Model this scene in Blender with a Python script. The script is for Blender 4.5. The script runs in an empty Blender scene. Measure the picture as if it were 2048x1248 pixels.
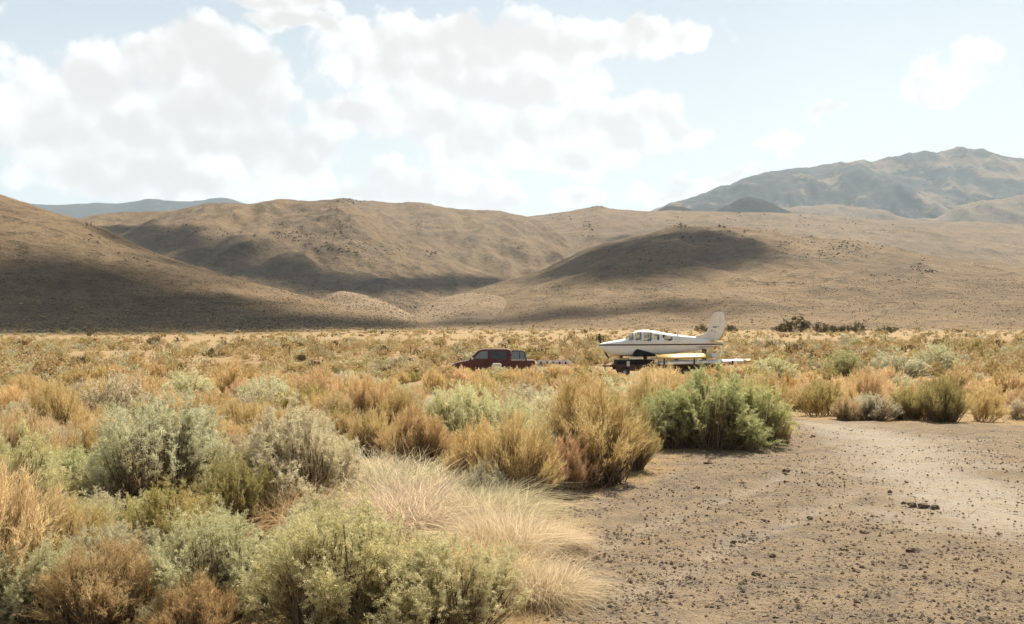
import bpy, math, random
import numpy as np
from mathutils import Vector, Matrix

# ------------------------------------------------------------------ camera, sky, sun, exposure
scene = bpy.context.scene
C = scene.collection
EYE = 1.78            # eye height above the ground the photographer stands on
FPX = 1911.0          # focal length in photograph pixels (frame 2048 wide)
HZ = 655.0            # row of the true horizon

cam_d = bpy.data.cameras.new('camera')
cam_d.sensor_width = 36.0
cam_d.lens = 36.0 * FPX / 2048.0
cam_d.clip_start = 0.05
cam_d.clip_end = 60000
cam = bpy.data.objects.new('camera', cam_d)
C.objects.link(cam)
cam.location = (0, 0, EYE)
cam.rotation_euler = (math.radians(90) + math.atan((HZ - 624.0) / FPX), 0, 0)
scene.camera = cam

SUN_AZ, SUN_EL = math.radians(24), math.radians(52)      # azimuth to the right of the view direction
LDIR = Vector((math.sin(SUN_AZ) * math.cos(SUN_EL), math.cos(SUN_AZ) * math.cos(SUN_EL), math.sin(SUN_EL)))
sun_d = bpy.data.lights.new('sun', 'SUN')
sun_d.energy = 5.0
sun_d.angle = math.radians(0.8)
sun_d.color = (1.0, 0.905, 0.75)
sun = bpy.data.objects.new('sun', sun_d)
C.objects.link(sun)
sun.rotation_euler = LDIR.to_track_quat('Z', 'Y').to_euler()
sun.location = (0, 0, 50)

scene.view_settings.view_transform = 'Standard'
scene.view_settings.look = 'None'
scene.view_settings.exposure = 1.0
scene.view_settings.gamma = 1.0
scene.view_settings.use_curve_mapping = False
scene.render.film_transparent = False
try:
    scene.cycles.use_denoising = True
    scene.cycles.denoiser = 'OPENIMAGEDENOISE'
    scene.cycles.use_adaptive_sampling = True
    scene.cycles.adaptive_threshold = 0.017
    scene.cycles.adaptive_min_samples = 20
    scene.cycles.max_bounces = 8
    scene.cycles.diffuse_bounces = 3
    scene.cycles.transmission_bounces = 4
    scene.cycles.transparent_max_bounces = 8
    scene.cycles.volume_bounces = 0
except Exception:
    pass


class NT:
    """small helper for writing node trees"""
    def __init__(self, tree):
        self.t = tree
        tree.nodes.clear()

    def n(self, kind, **kw):
        nd = self.t.nodes.new(kind)
        for k, v in kw.items():
            setattr(nd, k, v)
        return nd

    def put(self, sock, v):
        if v is None:
            return
        if hasattr(v, 'is_output'):
            self.t.links.new(v, sock)
        else:
            sock.default_value = v

    def m(self, op, a, b=None, c=None, clamp=False):
        nd = self.n('ShaderNodeMath', operation=op, use_clamp=clamp)
        self.put(nd.inputs[0], a)
        self.put(nd.inputs[1], b)
        self.put(nd.inputs[2], c)
        return nd.outputs[0]

    def v(self, op, a, b=None, c=None):
        nd = self.n('ShaderNodeVectorMath', operation=op)
        self.put(nd.inputs[0], a)
        self.put(nd.inputs[1], b)
        self.put(nd.inputs[2], c)
        return nd.outputs['Value'] if op in ('LENGTH', 'DOT_PRODUCT', 'DISTANCE') else nd.outputs[0]

    def mix(self, f, a, b, blend='MIX'):
        nd = self.n('ShaderNodeMix', data_type='RGBA', blend_type=blend)
        self.put(nd.inputs[0], f)
        self.put(nd.inputs[6], a)
        self.put(nd.inputs[7], b)
        return nd.outputs[2]

    def noise(self, vec, scale, detail=4.0, rough=0.55, dist=0.0):
        nd = self.n('ShaderNodeTexNoise')
        self.put(nd.inputs['Vector'], vec)
        nd.inputs['Scale'].default_value = scale
        nd.inputs['Detail'].default_value = detail
        nd.inputs['Roughness'].default_value = rough
        nd.inputs['Distortion'].default_value = dist
        return nd.outputs['Fac']

    def smooth(self, x, lo, hi):
        nd = self.n('ShaderNodeMapRange', interpolation_type='SMOOTHSTEP')
        self.put(nd.inputs[0], x)
        nd.inputs[1].default_value = lo
        nd.inputs[2].default_value = hi
        return nd.outputs[0]

    def attr(self, name, kind='GEOMETRY'):
        nd = self.n('ShaderNodeAttribute', attribute_name=name, attribute_type=kind)
        return nd


def rgb(r, g, b):
    return (r, g, b, 1.0)


def build_world():
    w = bpy.data.worlds.new('World')
    scene.world = w
    w.use_nodes = True
    w.cycles.sampling_method = 'MANUAL'
    w.cycles.sample_map_resolution = 512
    N = NT(w.node_tree)
    out = N.n('ShaderNodeOutputWorld')
    sky = N.n('ShaderNodeTexSky', sky_type='NISHITA', sun_disc=False)
    sky.sun_elevation = SUN_EL
    sky.sun_rotation = SUN_AZ
    sky.altitude = 1300
    sky.air_density = 1.0
    sky.dust_density = 2.2
    sky.ozone_density = 1.0
    tc = N.n('ShaderNodeTexCoord')
    d = N.v('NORMALIZE', tc.outputs['Generated'])
    sp = N.n('ShaderNodeSeparateXYZ')
    N.put(sp.inputs[0], d)
    az = N.m('MULTIPLY', N.m('ARCTAN2', sp.outputs[0], sp.outputs[1]), 57.29578)
    el = N.m('MULTIPLY', N.m('ARCSINE', sp.outputs[2]), 57.29578)
    cb = N.n('ShaderNodeCombineXYZ')
    N.put(cb.inputs[0], az)
    N.put(cb.inputs[1], el)
    P = cb.outputs[0]                                   # bearing and elevation in degrees
    # billowy edges: two octaves of coordinate distortion
    nd = N.n('ShaderNodeTexNoise', noise_dimensions='3D')
    N.put(nd.inputs['Vector'], d)
    nd.inputs['Scale'].default_value = 16.0
    nd.inputs['Detail'].default_value = 4.0
    nd.inputs['Roughness'].default_value = 0.6
    warp = N.v('MULTIPLY_ADD', nd.outputs['Color'], (4.0, 3.2, 0), (-2.0, -1.6, 0))
    Q = N.v('ADD', P, warp)
    # cumulus masses by bearing, elevation and half-sizes in degrees
    blobs = [(400, 125, 120, 80), (325, 150, 90, 70), (500, 165, 85, 60), (190, 210, 120, 90), (420, 235, 190, 95),
             (250, 300, 230, 90), (470, 315, 240, 75), (590, 310, 130, 55), (330, 380, 330, 55), (90, 260, 150, 130),
             (900, 85, 330, 75), (1120, 85, 290, 62), (1270, 80, 150, 45), (820, 150, 190, 70), (1040, 165, 230, 50),
             (600, 60, 130, 26), (860, 240, 230, 72), (1010, 265, 250, 80), (1210, 255, 200, 72), (1370, 262, 110, 48),
             (700, 228, 90, 40), (1140, 310, 150, 50), (820, 372, 140, 48), (930, 392, 110, 40), (1010, 408, 70, 26),
             (720, 392, 80, 34), (1640, 240, 66, 28), (1880, 205, 90, 60), (1400, 372, 100, 34), (1470, 350, 80, 24),
             (1545, 300, 70, 30), (1330, 395, 120, 30), (1160, 395, 90, 24), (1960, 160, 120, 70), (560, 20, 120, 26)]
    acc = None
    for (u, v, ru, rv) in blobs:
        a = math.degrees(math.atan((u - 1024) / FPX))
        e = math.degrees(math.atan((HZ - v) / FPX))
        sx = 1.0 / math.degrees(ru / FPX)
        sy = 1.0 / math.degrees(rv / FPX)
        l = N.v('LENGTH', N.v('MULTIPLY_ADD', Q, (sx, sy, 0), (-a * sx, -e * sy, 0)))
        b = N.m('SUBTRACT', 0.72 if u > 1320 else 1.0, l)
        acc = b if acc is None else N.m('SMOOTH_MAX', acc, b, 0.22)
    # the same fair-weather cumulus goes on all round the sky
    gen = N.m('MULTIPLY', N.m('SUBTRACT', N.noise(d, 3.2, 4.0, 0.55), 0.58), 5.0)
    away = N.smooth(N.m('ADD', N.m('DIVIDE', N.m('ABSOLUTE', az), 34.0),
                        N.m('DIVIDE', N.m('MAXIMUM', N.m('SUBTRACT', el, 8.0), 0.0), 18.0)), 0.95, 1.35)
    mx = N.n('ShaderNodeMix', data_type='FLOAT')
    N.put(mx.inputs[0], away)
    N.put(mx.inputs[2], acc)
    N.put(mx.inputs[3], gen)
    base = mx.outputs[0]
    def vor(vec, sc):
        nd_ = N.n('ShaderNodeTexVoronoi', feature='F1')
        N.put(nd_.inputs['Vector'], vec)
        nd_.inputs['Scale'].default_value = sc
        return nd_.outputs['Distance']

    def puff(vec):
        a_ = N.m('MULTIPLY', N.m('SUBTRACT', 0.46, vor(vec, 20.0)), 0.50)
        return N.m('ADD', a_, N.m('MULTIPLY', N.m('SUBTRACT', 0.46, vor(vec, 47.0)), 0.30))
    f1 = N.noise(d, 34.0, 5.0, 0.66)
    dw = N.v('ADD', d, N.v('MULTIPLY_ADD', nd.outputs['Color'], (0.03, 0.0, 0.03), (-0.015, 0.0, -0.015)))
    p1 = puff(dw)
    D = N.m('ADD', N.m('ADD', base, p1), N.m('MULTIPLY', N.m('SUBTRACT', f1, 0.5), 0.8))
    mask = N.smooth(D, -0.03, 0.30)
    # sunlit crowns and rims, greyer bodies, in broad soft patches
    p2 = puff(N.v('ADD', dw, (LDIR.x * 0.03, 0.0, 0.016)))
    f2 = N.noise(d, 8.0, 3.0, 0.5)
    lit = N.m('MULTIPLY', N.m('SUBTRACT', p1, p2), 1.5)
    body = N.smooth(N.m('SUBTRACT', N.m('ADD', base, N.m('MULTIPLY', N.m('SUBTRACT', f2, 0.48), 1.3)), lit), -0.02, 0.90)
    white = rgb(0.55, 0.55, 0.547)
    grey = rgb(0.418, 0.408, 0.403)
    ccol = N.mix(body, white, grey)
    sunprox = N.v('DOT_PRODUCT', d, tuple(LDIR))
    veil = N.smooth(sunprox, 0.25, 0.95)
    skyc = sky.outputs[0]
    bg1 = N.n('ShaderNodeBackground')
    N.put(bg1.inputs[0], skyc)
    bg1.inputs[1].default_value = SKY_STRENGTH
    # thin high veil that whitens the blue, more towards the sun and the horizon
    bgv = N.n('ShaderNodeBackground')
    bgv.inputs[0].default_value = rgb(0.435, 0.468, 0.468)
    bgv.inputs[1].default_value = 1.0
    low = N.smooth(el, 32.0, 2.0)
    vf = N.m('ADD', N.m('MULTIPLY', low, 0.86), N.m('MULTIPLY', veil, 0.30), None, True)
    ms0 = N.n('ShaderNodeMixShader')
    N.put(ms0.inputs[0], vf)
    N.put(ms0.inputs[1], bg1.outputs[0])
    N.put(ms0.inputs[2], bgv.outputs[0])
    bg2 = N.n('ShaderNodeBackground')
    N.put(bg2.inputs[0], ccol)
    bg2.inputs[1].default_value = 1.0
    ms = N.n('ShaderNodeMixShader')
    N.put(ms.inputs[0], mask)
    N.put(ms.inputs[1], ms0.outputs[0])
    N.put(ms.inputs[2], bg2.outputs[0])
    N.put(out.inputs[0], ms.outputs[0])


SKY_STRENGTH = 0.05
ALB = 0.66            # overall reflectance of the dry ground and brush
build_world()

# ------------------------------------------------------------------ helpers
random.seed(7)


def rng(seed):
    return np.random.default_rng(seed)


_perm = rng(11).permutation(512)
_perm = np.concatenate([_perm, _perm, _perm])
_ga = rng(12).random(512) * 2 * math.pi
_gx, _gy = np.cos(_ga), np.sin(_ga)


def perlin(x, y):
    x = np.asarray(x, float)
    y = np.asarray(y, float)
    xi = np.floor(x).astype(int)
    yi = np.floor(y).astype(int)
    xf, yf = x - xi, y - yi
    u = xf * xf * xf * (xf * (xf * 6 - 15) + 10)
    v = yf * yf * yf * (yf * (yf * 6 - 15) + 10)

    def g(ix, iy, dx, dy):
        h = _perm[_perm[ix & 511] + (iy & 511)] & 511
        return _gx[h] * dx + _gy[h] * dy
    a = g(xi, yi, xf, yf)
    b = g(xi + 1, yi, xf - 1, yf)
    c = g(xi, yi + 1, xf, yf - 1)
    d = g(xi + 1, yi + 1, xf - 1, yf - 1)
    return (a + u * (b - a)) + v * ((c + u * (d - c)) - (a + u * (b - a)))


def fbm(x, y, o=4):
    s, a, f = 0, 1.0, 1.0
    for i in range(o):
        s = s + a * perlin(x * f + 17.3 * i, y * f - 9.1 * i)
        a *= 0.5
        f *= 2.03
    return s


def ico(sub=1):
    t = (1 + 5 ** 0.5) / 2
    v = np.array([(-1, t, 0), (1, t, 0), (-1, -t, 0), (1, -t, 0), (0, -1, t), (0, 1, t), (0, -1, -t), (0, 1, -t),
                  (t, 0, -1), (t, 0, 1), (-t, 0, -1), (-t, 0, 1)], float)
    v /= np.linalg.norm(v[0])
    f = [(0, 11, 5), (0, 5, 1), (0, 1, 7), (0, 7, 10), (0, 10, 11), (1, 5, 9), (5, 11, 4), (11, 10, 2), (10, 7, 6), (7, 1, 8),
         (3, 9, 4), (3, 4, 2), (3, 2, 6), (3, 6, 8), (3, 8, 9), (4, 9, 5), (2, 4, 11), (6, 2, 10), (8, 6, 7), (9, 8, 1)]
    for _ in range(sub):
        vs = list(map(tuple, v))
        cache = {}
        nf = []

        def mid(a, b):
            k = (min(a, b), max(a, b))
            if k not in cache:
                p = (np.array(vs[a]) + np.array(vs[b])) / 2
                vs.append(tuple(p / np.linalg.norm(p)))
                cache[k] = len(vs) - 1
            return cache[k]
        for a, b, c in f:
            ab, bc, ca = mid(a, b), mid(b, c), mid(c, a)
            nf += [(a, ab, ca), (b, bc, ab), (c, ca, bc), (ab, bc, ca)]
        v, f = np.array(vs), nf
    return v, np.array(f)


def mesh_np(name, verts, quads=None, tris=None, attrs=None, cols=None, smooth=False):
    verts = np.asarray(verts, np.float32)
    loops, tot = [], []
    if quads is not None and len(quads):
        q = np.asarray(quads, np.int32)
        loops.append(q.ravel())
        tot.append(np.full(len(q), 4, np.int32))
    if tris is not None and len(tris):
        t = np.asarray(tris, np.int32)
        loops.append(t.ravel())
        tot.append(np.full(len(t), 3, np.int32))
    loops = np.concatenate(loops)
    tot = np.concatenate(tot)
    me = bpy.data.meshes.new(name)
    me.vertices.add(len(verts))
    me.vertices.foreach_set('co', verts.ravel())
    me.loops.add(len(loops))
    me.loops.foreach_set('vertex_index', loops)
    me.polygons.add(len(tot))
    starts = np.concatenate([[0], np.cumsum(tot)[:-1]]).astype(np.int32)
    me.polygons.foreach_set('loop_start', starts)
    me.polygons.foreach_set('loop_total', tot)
    me.polygons.foreach_set('use_smooth', np.full(len(tot), smooth))
    for k, a in (attrs or {}).items():
        at = me.attributes.new(k, 'FLOAT', 'POINT')
        at.data.foreach_set('value', np.asarray(a, np.float32).ravel())
    for k, a in (cols or {}).items():
        at = me.attributes.new(k, 'FLOAT_COLOR', 'POINT')
        a = np.asarray(a, np.float32)
        if a.shape[1] == 3:
            a = np.concatenate([a, np.ones((len(a), 1), np.float32)], 1)
        at.data.foreach_set('color', a.ravel())
    me.update()
    me.validate()
    return me


def obj(name, me, mat=None, parent=None, loc=None):
    o = bpy.data.objects.new(name, me)
    C.objects.link(o)
    if mat is not None and me is not None:
        if len(me.materials) == 0:
            me.materials.append(mat)
    if parent is not None:
        o.parent = parent
    if loc is not None:
        o.location = loc
    return o


def tag(o, label=None, cat=None, group=None, kind=None):
    if label:
        o['label'] = label
    if cat:
        o['category'] = cat
    if group:
        o['group'] = group
    if kind:
        o['kind'] = kind
    return o


def empty(name, loc=(0, 0, 0), rz=0.0):
    o = bpy.data.objects.new(name, None)
    C.objects.link(o)
    o.empty_display_size = 0.2
    o.location = loc
    o.rotation_euler = (0, 0, rz)
    return o


def new_mat(name):
    m = bpy.data.materials.new(name)
    m.use_nodes = True
    return m, NT(m.node_tree)


def principled(N, col, rough=0.9, metal=0.0, bump=None, bstr=0.3, bdist=0.02, spec=0.3):
    out = N.n('ShaderNodeOutputMaterial')
    b = N.n('ShaderNodeBsdfPrincipled')
    N.put(b.inputs['Base Color'], col)
    N.put(b.inputs['Roughness'], rough)
    N.put(b.inputs['Metallic'], metal)
    b.inputs['Specular IOR Level'].default_value = spec
    if bump is not None:
        bn = N.n('ShaderNodeBump')
        bn.inputs['Strength'].default_value = bstr
        bn.inputs['Distance'].default_value = bdist
        N.put(bn.inputs['Height'], bump)
        N.put(b.inputs['Normal'], bn.outputs[0])
    N.put(out.inputs[0], b.outputs[0])
    return b


# ------------------------------------------------------------------ the lie of the land
_gd = np.array([0, 6, 12, 18, 26, 35, 48, 60, 70, 82, 100, 130, 170, 250, 400, 700, 1500, 3000, 14000], float)
_gz = np.array([0, 0, -0.01, -0.05, -0.40, -0.80, -1.24, -1.50, -1.30, -0.78, -0.15, 0.35, 0.62, 1.05, 2.0, 4.0, 8.0, 14.0, 20.0])


def ground_z(x, y):
    x = np.asarray(x, float)
    y = np.asarray(y, float)
    d = np.hypot(x * 0.55, np.maximum(y, 0))
    z = np.interp(d, _gd, _gz)
    far = np.clip((d - 4) / 40, 0, 1)
    z = z + fbm(x / 9.0, y / 9.0, 3) * (0.07 + 0.16 * far) + fbm(x / 1.3, y / 1.3, 3) * 0.035
    z = z + np.clip((d - 90) / 200, 0, 1) * fbm(x / 60.0, y / 60.0, 2) * 0.5
    # the bare turn-out stays flatter
    return z


def ray_xy(u, depth):
    return (u - 1024.0) / FPX * depth


def ground_at(u, v):
    """the spot on the plain seen on bearing u, row v"""
    ys = np.concatenate([np.arange(3, 40, 0.02), np.arange(40, 330, 0.2)])
    xs = (u - 1024.0) / FPX * ys
    zz = EYE + (HZ - v) / FPX * ys
    g = ground_z(xs, ys)
    k = np.nonzero(g >= zz)[0]
    k = k[0] if len(k) else len(ys) - 1
    return float(xs[k]), float(ys[k]), float(g[k])


# hills: skyline rows per bearing, depth of crest and foot in metres
HILLS = [
    dict(name='hill', label='dry tan hillside sloping down from the west, its lower half under cloud shadow',
         pts=[(-500, 290), (-250, 330), (0, 388), (100, 418), (164, 441), (200, 455), (300, 498), (420, 541), (560, 578), (640, 598),
              (700, 613), (760, 627), (830, 642), (900, 657), (1000, 670)],
         R=[(-500, 640), (164, 560), (640, 430), (1000, 330)], F=[(-500, 255), (164, 255), (640, 262), (1000, 275)], rough=0.05, n=(330, 130)),
    dict(name='hill', label='small sunlit knoll at the mouth of the draw',
         pts=[(560, 675), (600, 640), (640, 594), (680, 580), (725, 587), (775, 604), (830, 632), (880, 665)],
         R=[(560, 490), (880, 470)], F=[(560, 400), (880, 390)], rough=0.03, n=(120, 60), pale=1.0),
    dict(name='hill', label='low pale mound below the dark-topped hill',
         pts=[(760, 668), (830, 618), (880, 595), (930, 584), (985, 588), (1040, 606), (1100, 628), (1200, 660)],
         R=[(760, 560), (1200, 540)], F=[(760, 340), (1200, 340)], rough=0.03, n=(150, 70), pale=0.7),
    dict(name='hill', label='broad hill with a rocky top in cloud shadow behind the aircraft',
         pts=[(700, 668), (820, 627), (900, 596), (960, 576), (1040, 553), (1100, 531), (1160, 502), (1230, 479), (1300, 463), (1345, 453), (1362, 449),
              (1420, 456), (1445, 452), (1475, 457), (1540, 463), (1620, 471), (1700, 482), (1780, 494), (1884, 512), (2048, 530), (2400, 560)],
         R=[(700, 700), (1200, 860), (1600, 880), (2400, 800)], F=[(700, 300), (2400, 250)], rough=0.06, n=(400, 150)),
    dict(name='hill', label='wide rounded hill with scattered rock outcrops across the middle distance',
         pts=[(-600, 470), (-200, 452), (0, 445), (164, 434), (300, 416), (480, 402), (600, 397), (660, 395), (700, 401), (730, 420), (765, 444), (830, 477),
              (900, 511), (960, 539), (1010, 556), (1080, 600), (1150, 660)],
         R=[(-600, 1500), (600, 1380), (760, 1250), (1010, 980), (1150, 900)], F=[(-600, 620), (1010, 700), (1150, 700)], rough=0.075, n=(380, 150)),
    dict(name='hill', label='smooth golden spur running down behind the wide rounded hill',
         pts=[(400, 430), (560, 405), (640, 396), (700, 394), (760, 398), (850, 406), (960, 416), (1060, 430), (1100, 447), (1130, 468), (1165, 494), (1230, 560), (1300, 660)],
         R=[(400, 1750), (1000, 1700), (1165, 1400), (1300, 1250)], F=[(400, 950), (1300, 950)], rough=0.06, n=(320, 120)),
    dict(name='hill', label='long pale plateau with a small stony point on its skyline',
         pts=[(850, 450), (960, 440), (1060, 430), (1120, 423), (1180, 415), (1194, 409), (1202, 410), (1216, 415), (1290, 419), (1400, 422), (1560, 423),
              (1660, 430), (1760, 436), (1884, 441), (2048, 447), (2400, 455)],
         R=[(850, 2100), (2400, 2000)], F=[(850, 1050), (2400, 950)], rough=0.03, n=(360, 110)),
    dict(name='hill', label='dark cone in front of the blue mountain',
         pts=[(1400, 440), (1435, 418), (1468, 397), (1500, 384), (1530, 393), (1568, 412), (1605, 428), (1650, 445)],
         R=[(1400, 2900), (1650, 2900)], F=[(1400, 2450), (1650, 2450)], rough=0.06, n=(110, 50), dark=1.0),
    dict(name='hill', label='small dark cone where the mountain meets the plateau',
         pts=[(1270, 440), (1305, 420), (1335, 407), (1360, 407), (1390, 417), (1430, 436)],
         R=[(1270, 2800), (1430, 2800)], F=[(1270, 2450), (1430, 2450)], rough=0.06, n=(70, 40), dark=1.0),
    dict(name='hill', label='low tan foothill at the base of the blue mountain',
         pts=[(1480, 445), (1560, 418), (1600, 402), (1700, 404), (1760, 410), (1820, 432), (1870, 428), (1930, 405), (2048, 380), (2400, 370)],
         R=[(1480, 3500), (2400, 3500)], F=[(1480, 2700), (2400, 2700)], rough=0.10, n=(200, 70), dark=0.12),
    dict(name='mountain', label='blue mountain with dark timbered slopes on the skyline',
         pts=[(1150, 445), (1230, 430), (1300, 415), (1350, 402), (1400, 388), (1440, 371), (1480, 353), (1510, 339), (1600, 326), (1680, 318), (1735, 309), (1750, 310),
              (1820, 296), (1870, 289), (1930, 291), (2048, 305), (2300, 360), (2600, 420)],
         R=[(1150, 4700), (2600, 4700)], F=[(1150, 3000), (2600, 3000)], rough=0.10, n=(330, 150), dark=0.78),
    dict(name='ridge', label='low blue ridge far off on the skyline',
         pts=[(-400, 385), (-100, 400), (100, 404), (164, 402), (230, 405), (270, 399), (293, 391), (312, 392), (350, 396), (400, 398), (440, 391), (458, 392), (480, 400), (560, 420), (700, 445)],
         R=[(-400, 6600), (700, 6600)], F=[(-400, 5400), (700, 5400)], rough=0.04, n=(200, 50), dark=1.2),
]


def _lerp(pts, u):
    p = np.array(pts, float)
    return np.interp(u, p[:, 0], p[:, 1])


def _smooth_pts(pts, u):
    # interpolate then soften the corners a little
    a = np.zeros_like(u, dtype=float)
    w = 0
    for k, ww in ((-14, 1), (-7, 2), (0, 3), (7, 2), (14, 1)):
        a = a + ww * _lerp(pts, u + k)
        w += ww
    return a / w


def hill_z(h, x, y, want_gully=False):
    x = np.asarray(x, float)
    y = np.maximum(np.asarray(y, float), 1.0)
    u = x / y * FPX + 1024.0
    R = _lerp(h['R'], u)
    F = _lerp(h['F'], u) + R * 0.03 * perlin(u / 130.0, R / 300.0)
    vr = _smooth_pts(h['pts'], u)
    zr = EYE + (HZ - vr) / FPX * R
    zf = ground_z(x * 0 + ray_xy(u, F), F) - 0.6
    t = (y - F) / (R - F)
    tc = np.clip(t, -1, 3)
    front = 0.42 * tc + 0.58 * (3 * np.clip(tc, 0, 1) ** 2 - 2 * np.clip(tc, 0, 1) ** 3)
    back = 1.0 - (t - 1.0) * 0.9
    k = 0.05
    hh = np.clip(0.5 + 0.5 * (back - front) / k, 0, 1)
    S = back * (1 - hh) + front * hh - k * hh * (1 - hh)
    rise = zr - zf
    z = zf + rise * S
    sc = np.maximum(np.abs(rise), 4.0)
    L = R * 0.11
    env = np.clip(t * 3, 0, 1) * np.clip((1.06 - t) * 5, 0.10, 1)
    gul = -np.abs(perlin(x / L + 3.1, y / (L * 3.0) + 1.7)) * 1.3 + fbm(x / (L * 0.5), y / (L * 0.9), 3) * 0.55
    L2 = L * 0.30
    rav = -np.abs(perlin(x / L2 + 1.3 * fbm(x / L, y / L, 2), y / (L2 * 3.2) + 7.7)) * 0.55 - np.abs(perlin(x / (L2 * 0.4), y / (L2 * 1.1))) * 0.22
    z = z + sc * h['rough'] * (gul + rav) * env * 1.5 + sc * h['rough'] * 0.10 * fbm(x / (L * 0.09), y / (L * 0.09), 3) * np.clip(t * 5, 0, 1)
    if want_gully:
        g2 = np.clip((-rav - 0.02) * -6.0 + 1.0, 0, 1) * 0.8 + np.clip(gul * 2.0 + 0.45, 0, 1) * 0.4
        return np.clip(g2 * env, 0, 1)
    outside = (u < h['pts'][0][0]) | (u > h['pts'][-1][0]) | (t < -0.30) | (t > 1.45)
    return np.where(outside, -50.0, z)


def land_z(x, y):
    z = ground_z(x, y)
    for h in HILLS:
        z = np.maximum(z, hill_z(h, x, y))
    return z


_LT = {}


def land_at(u, v, y0=150.0, y1=3600.0, n=520):
    """first piece of land met looking along bearing u, row v (arrays), from a table of skylines"""
    u = np.atleast_1d(np.asarray(u, float))
    v = np.atleast_1d(np.asarray(v, float))
    key = (y0, y1, n)
    if key not in _LT:
        us = np.arange(-420, 2420, 7.0)
        ys = y0 * (y1 / y0) ** np.linspace(0, 1, n)
        U, Y = np.meshgrid(us, ys, indexing='ij')
        rows = HZ - (land_z((U - 1024.0) / FPX * Y, Y) - EYE) / Y * FPX
        _LT[key] = (us, ys, np.minimum.accumulate(rows, axis=1))
    us, ys, sky = _LT[key]
    c = np.clip(np.round((u - us[0]) / 7.0).astype(int), 0, len(us) - 1)
    k = np.array([np.searchsorted(-sky[ci], -vi) for ci, vi in zip(c, v)])
    ok = k < n
    yy = ys[np.minimum(k, n - 1)]
    xx = (u - 1024.0) / FPX * yy
    return xx, yy, land_z(xx, yy), ok


# ---- materials of the land
def mat_ground():
    m, N = new_mat('desert_ground')
    geo = N.n('ShaderNodeNewGeometry')
    P = geo.outputs['Position']
    n1 = N.noise(P, 0.35, 5, 0.6)
    n2 = N.noise(P, 3.0, 5, 0.65)
    n3 = N.noise(P, 22.0, 4, 0.7)
    sand = N.mix(N.smooth(n1, 0.3, 0.7), rgb(0.52, 0.37, 0.21), rgb(0.42, 0.29, 0.155))
    sand = N.mix(N.m('MULTIPLY', N.smooth(n2, 0.5, 0.72), 0.5), sand, rgb(0.46, 0.34, 0.21))
    dirt = N.mix(N.smooth(n2, 0.30, 0.72), rgb(0.22, 0.172, 0.127), rgb(0.335, 0.262, 0.193))
    n6 = N.noise(P, 1.1, 6, 0.7)
    dirt = N.mix(N.m('MULTIPLY', N.smooth(n6, 0.50, 0.64), 0.55), dirt, rgb(0.17, 0.132, 0.098))
    dirt = N.mix(N.m('MULTIPLY', N.smooth(n1, 0.42, 0.66), 0.6), dirt, rgb(0.32, 0.235, 0.15))
    dirt = N.mix(N.m('MULTIPLY', N.smooth(n3, 0.54, 0.68), 0.6), dirt, rgb(0.115, 0.09, 0.066))
    n5 = N.noise(P, 70.0, 3, 0.7)
    dirt = N.mix(N.m('MULTIPLY', N.smooth(n5, 0.52, 0.66), 0.55), dirt, rgb(0.10, 0.078, 0.056))
    dirt = N.mix(N.m('MULTIPLY', N.smooth(n5, 0.45, 0.32), 0.4), dirt, rgb(0.42, 0.35, 0.27))
    gravel = N.mix(N.smooth(n3, 0.35, 0.7), rgb(0.43, 0.37, 0.30), rgb(0.54, 0.475, 0.395))
    a = N.attr('dirt')
    b = N.attr('road')
    s = N.attr('straw')
    col = N.mix(a.outputs['Fac'], sand, dirt)
    col = N.mix(b.outputs['Fac'], col, gravel)
    strawc = N.mix(N.smooth(n3, 0.3, 0.7), rgb(0.50, 0.355, 0.18), rgb(0.36, 0.235, 0.10))
    sf = N.m('MULTIPLY', s.outputs['Fac'], N.smooth(n2, 0.34, 0.58))
    col = N.mix(sf, col, strawc)
    # the plain turns to the browner soil of the hills as it nears them
    fa = N.attr('far').outputs['Fac']
    n4 = N.noise(P, 0.55, 3, 0.7)
    hillc = N.mix(N.smooth(n4, 0.45, 0.65), rgb(0.30, 0.208, 0.118), rgb(0.15, 0.115, 0.068))
    col = N.mix(fa, col, hillc)
    col = N.mix(1.0, col, rgb(ALB, ALB, ALB), 'MULTIPLY')
    h = N.m('ADD', N.m('MULTIPLY', n2, 0.5), N.m('MULTIPLY', n3, 0.5))
    principled(N, col, 0.95, 0, h, 1.0, 0.07, 0.15)
    return m


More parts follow.
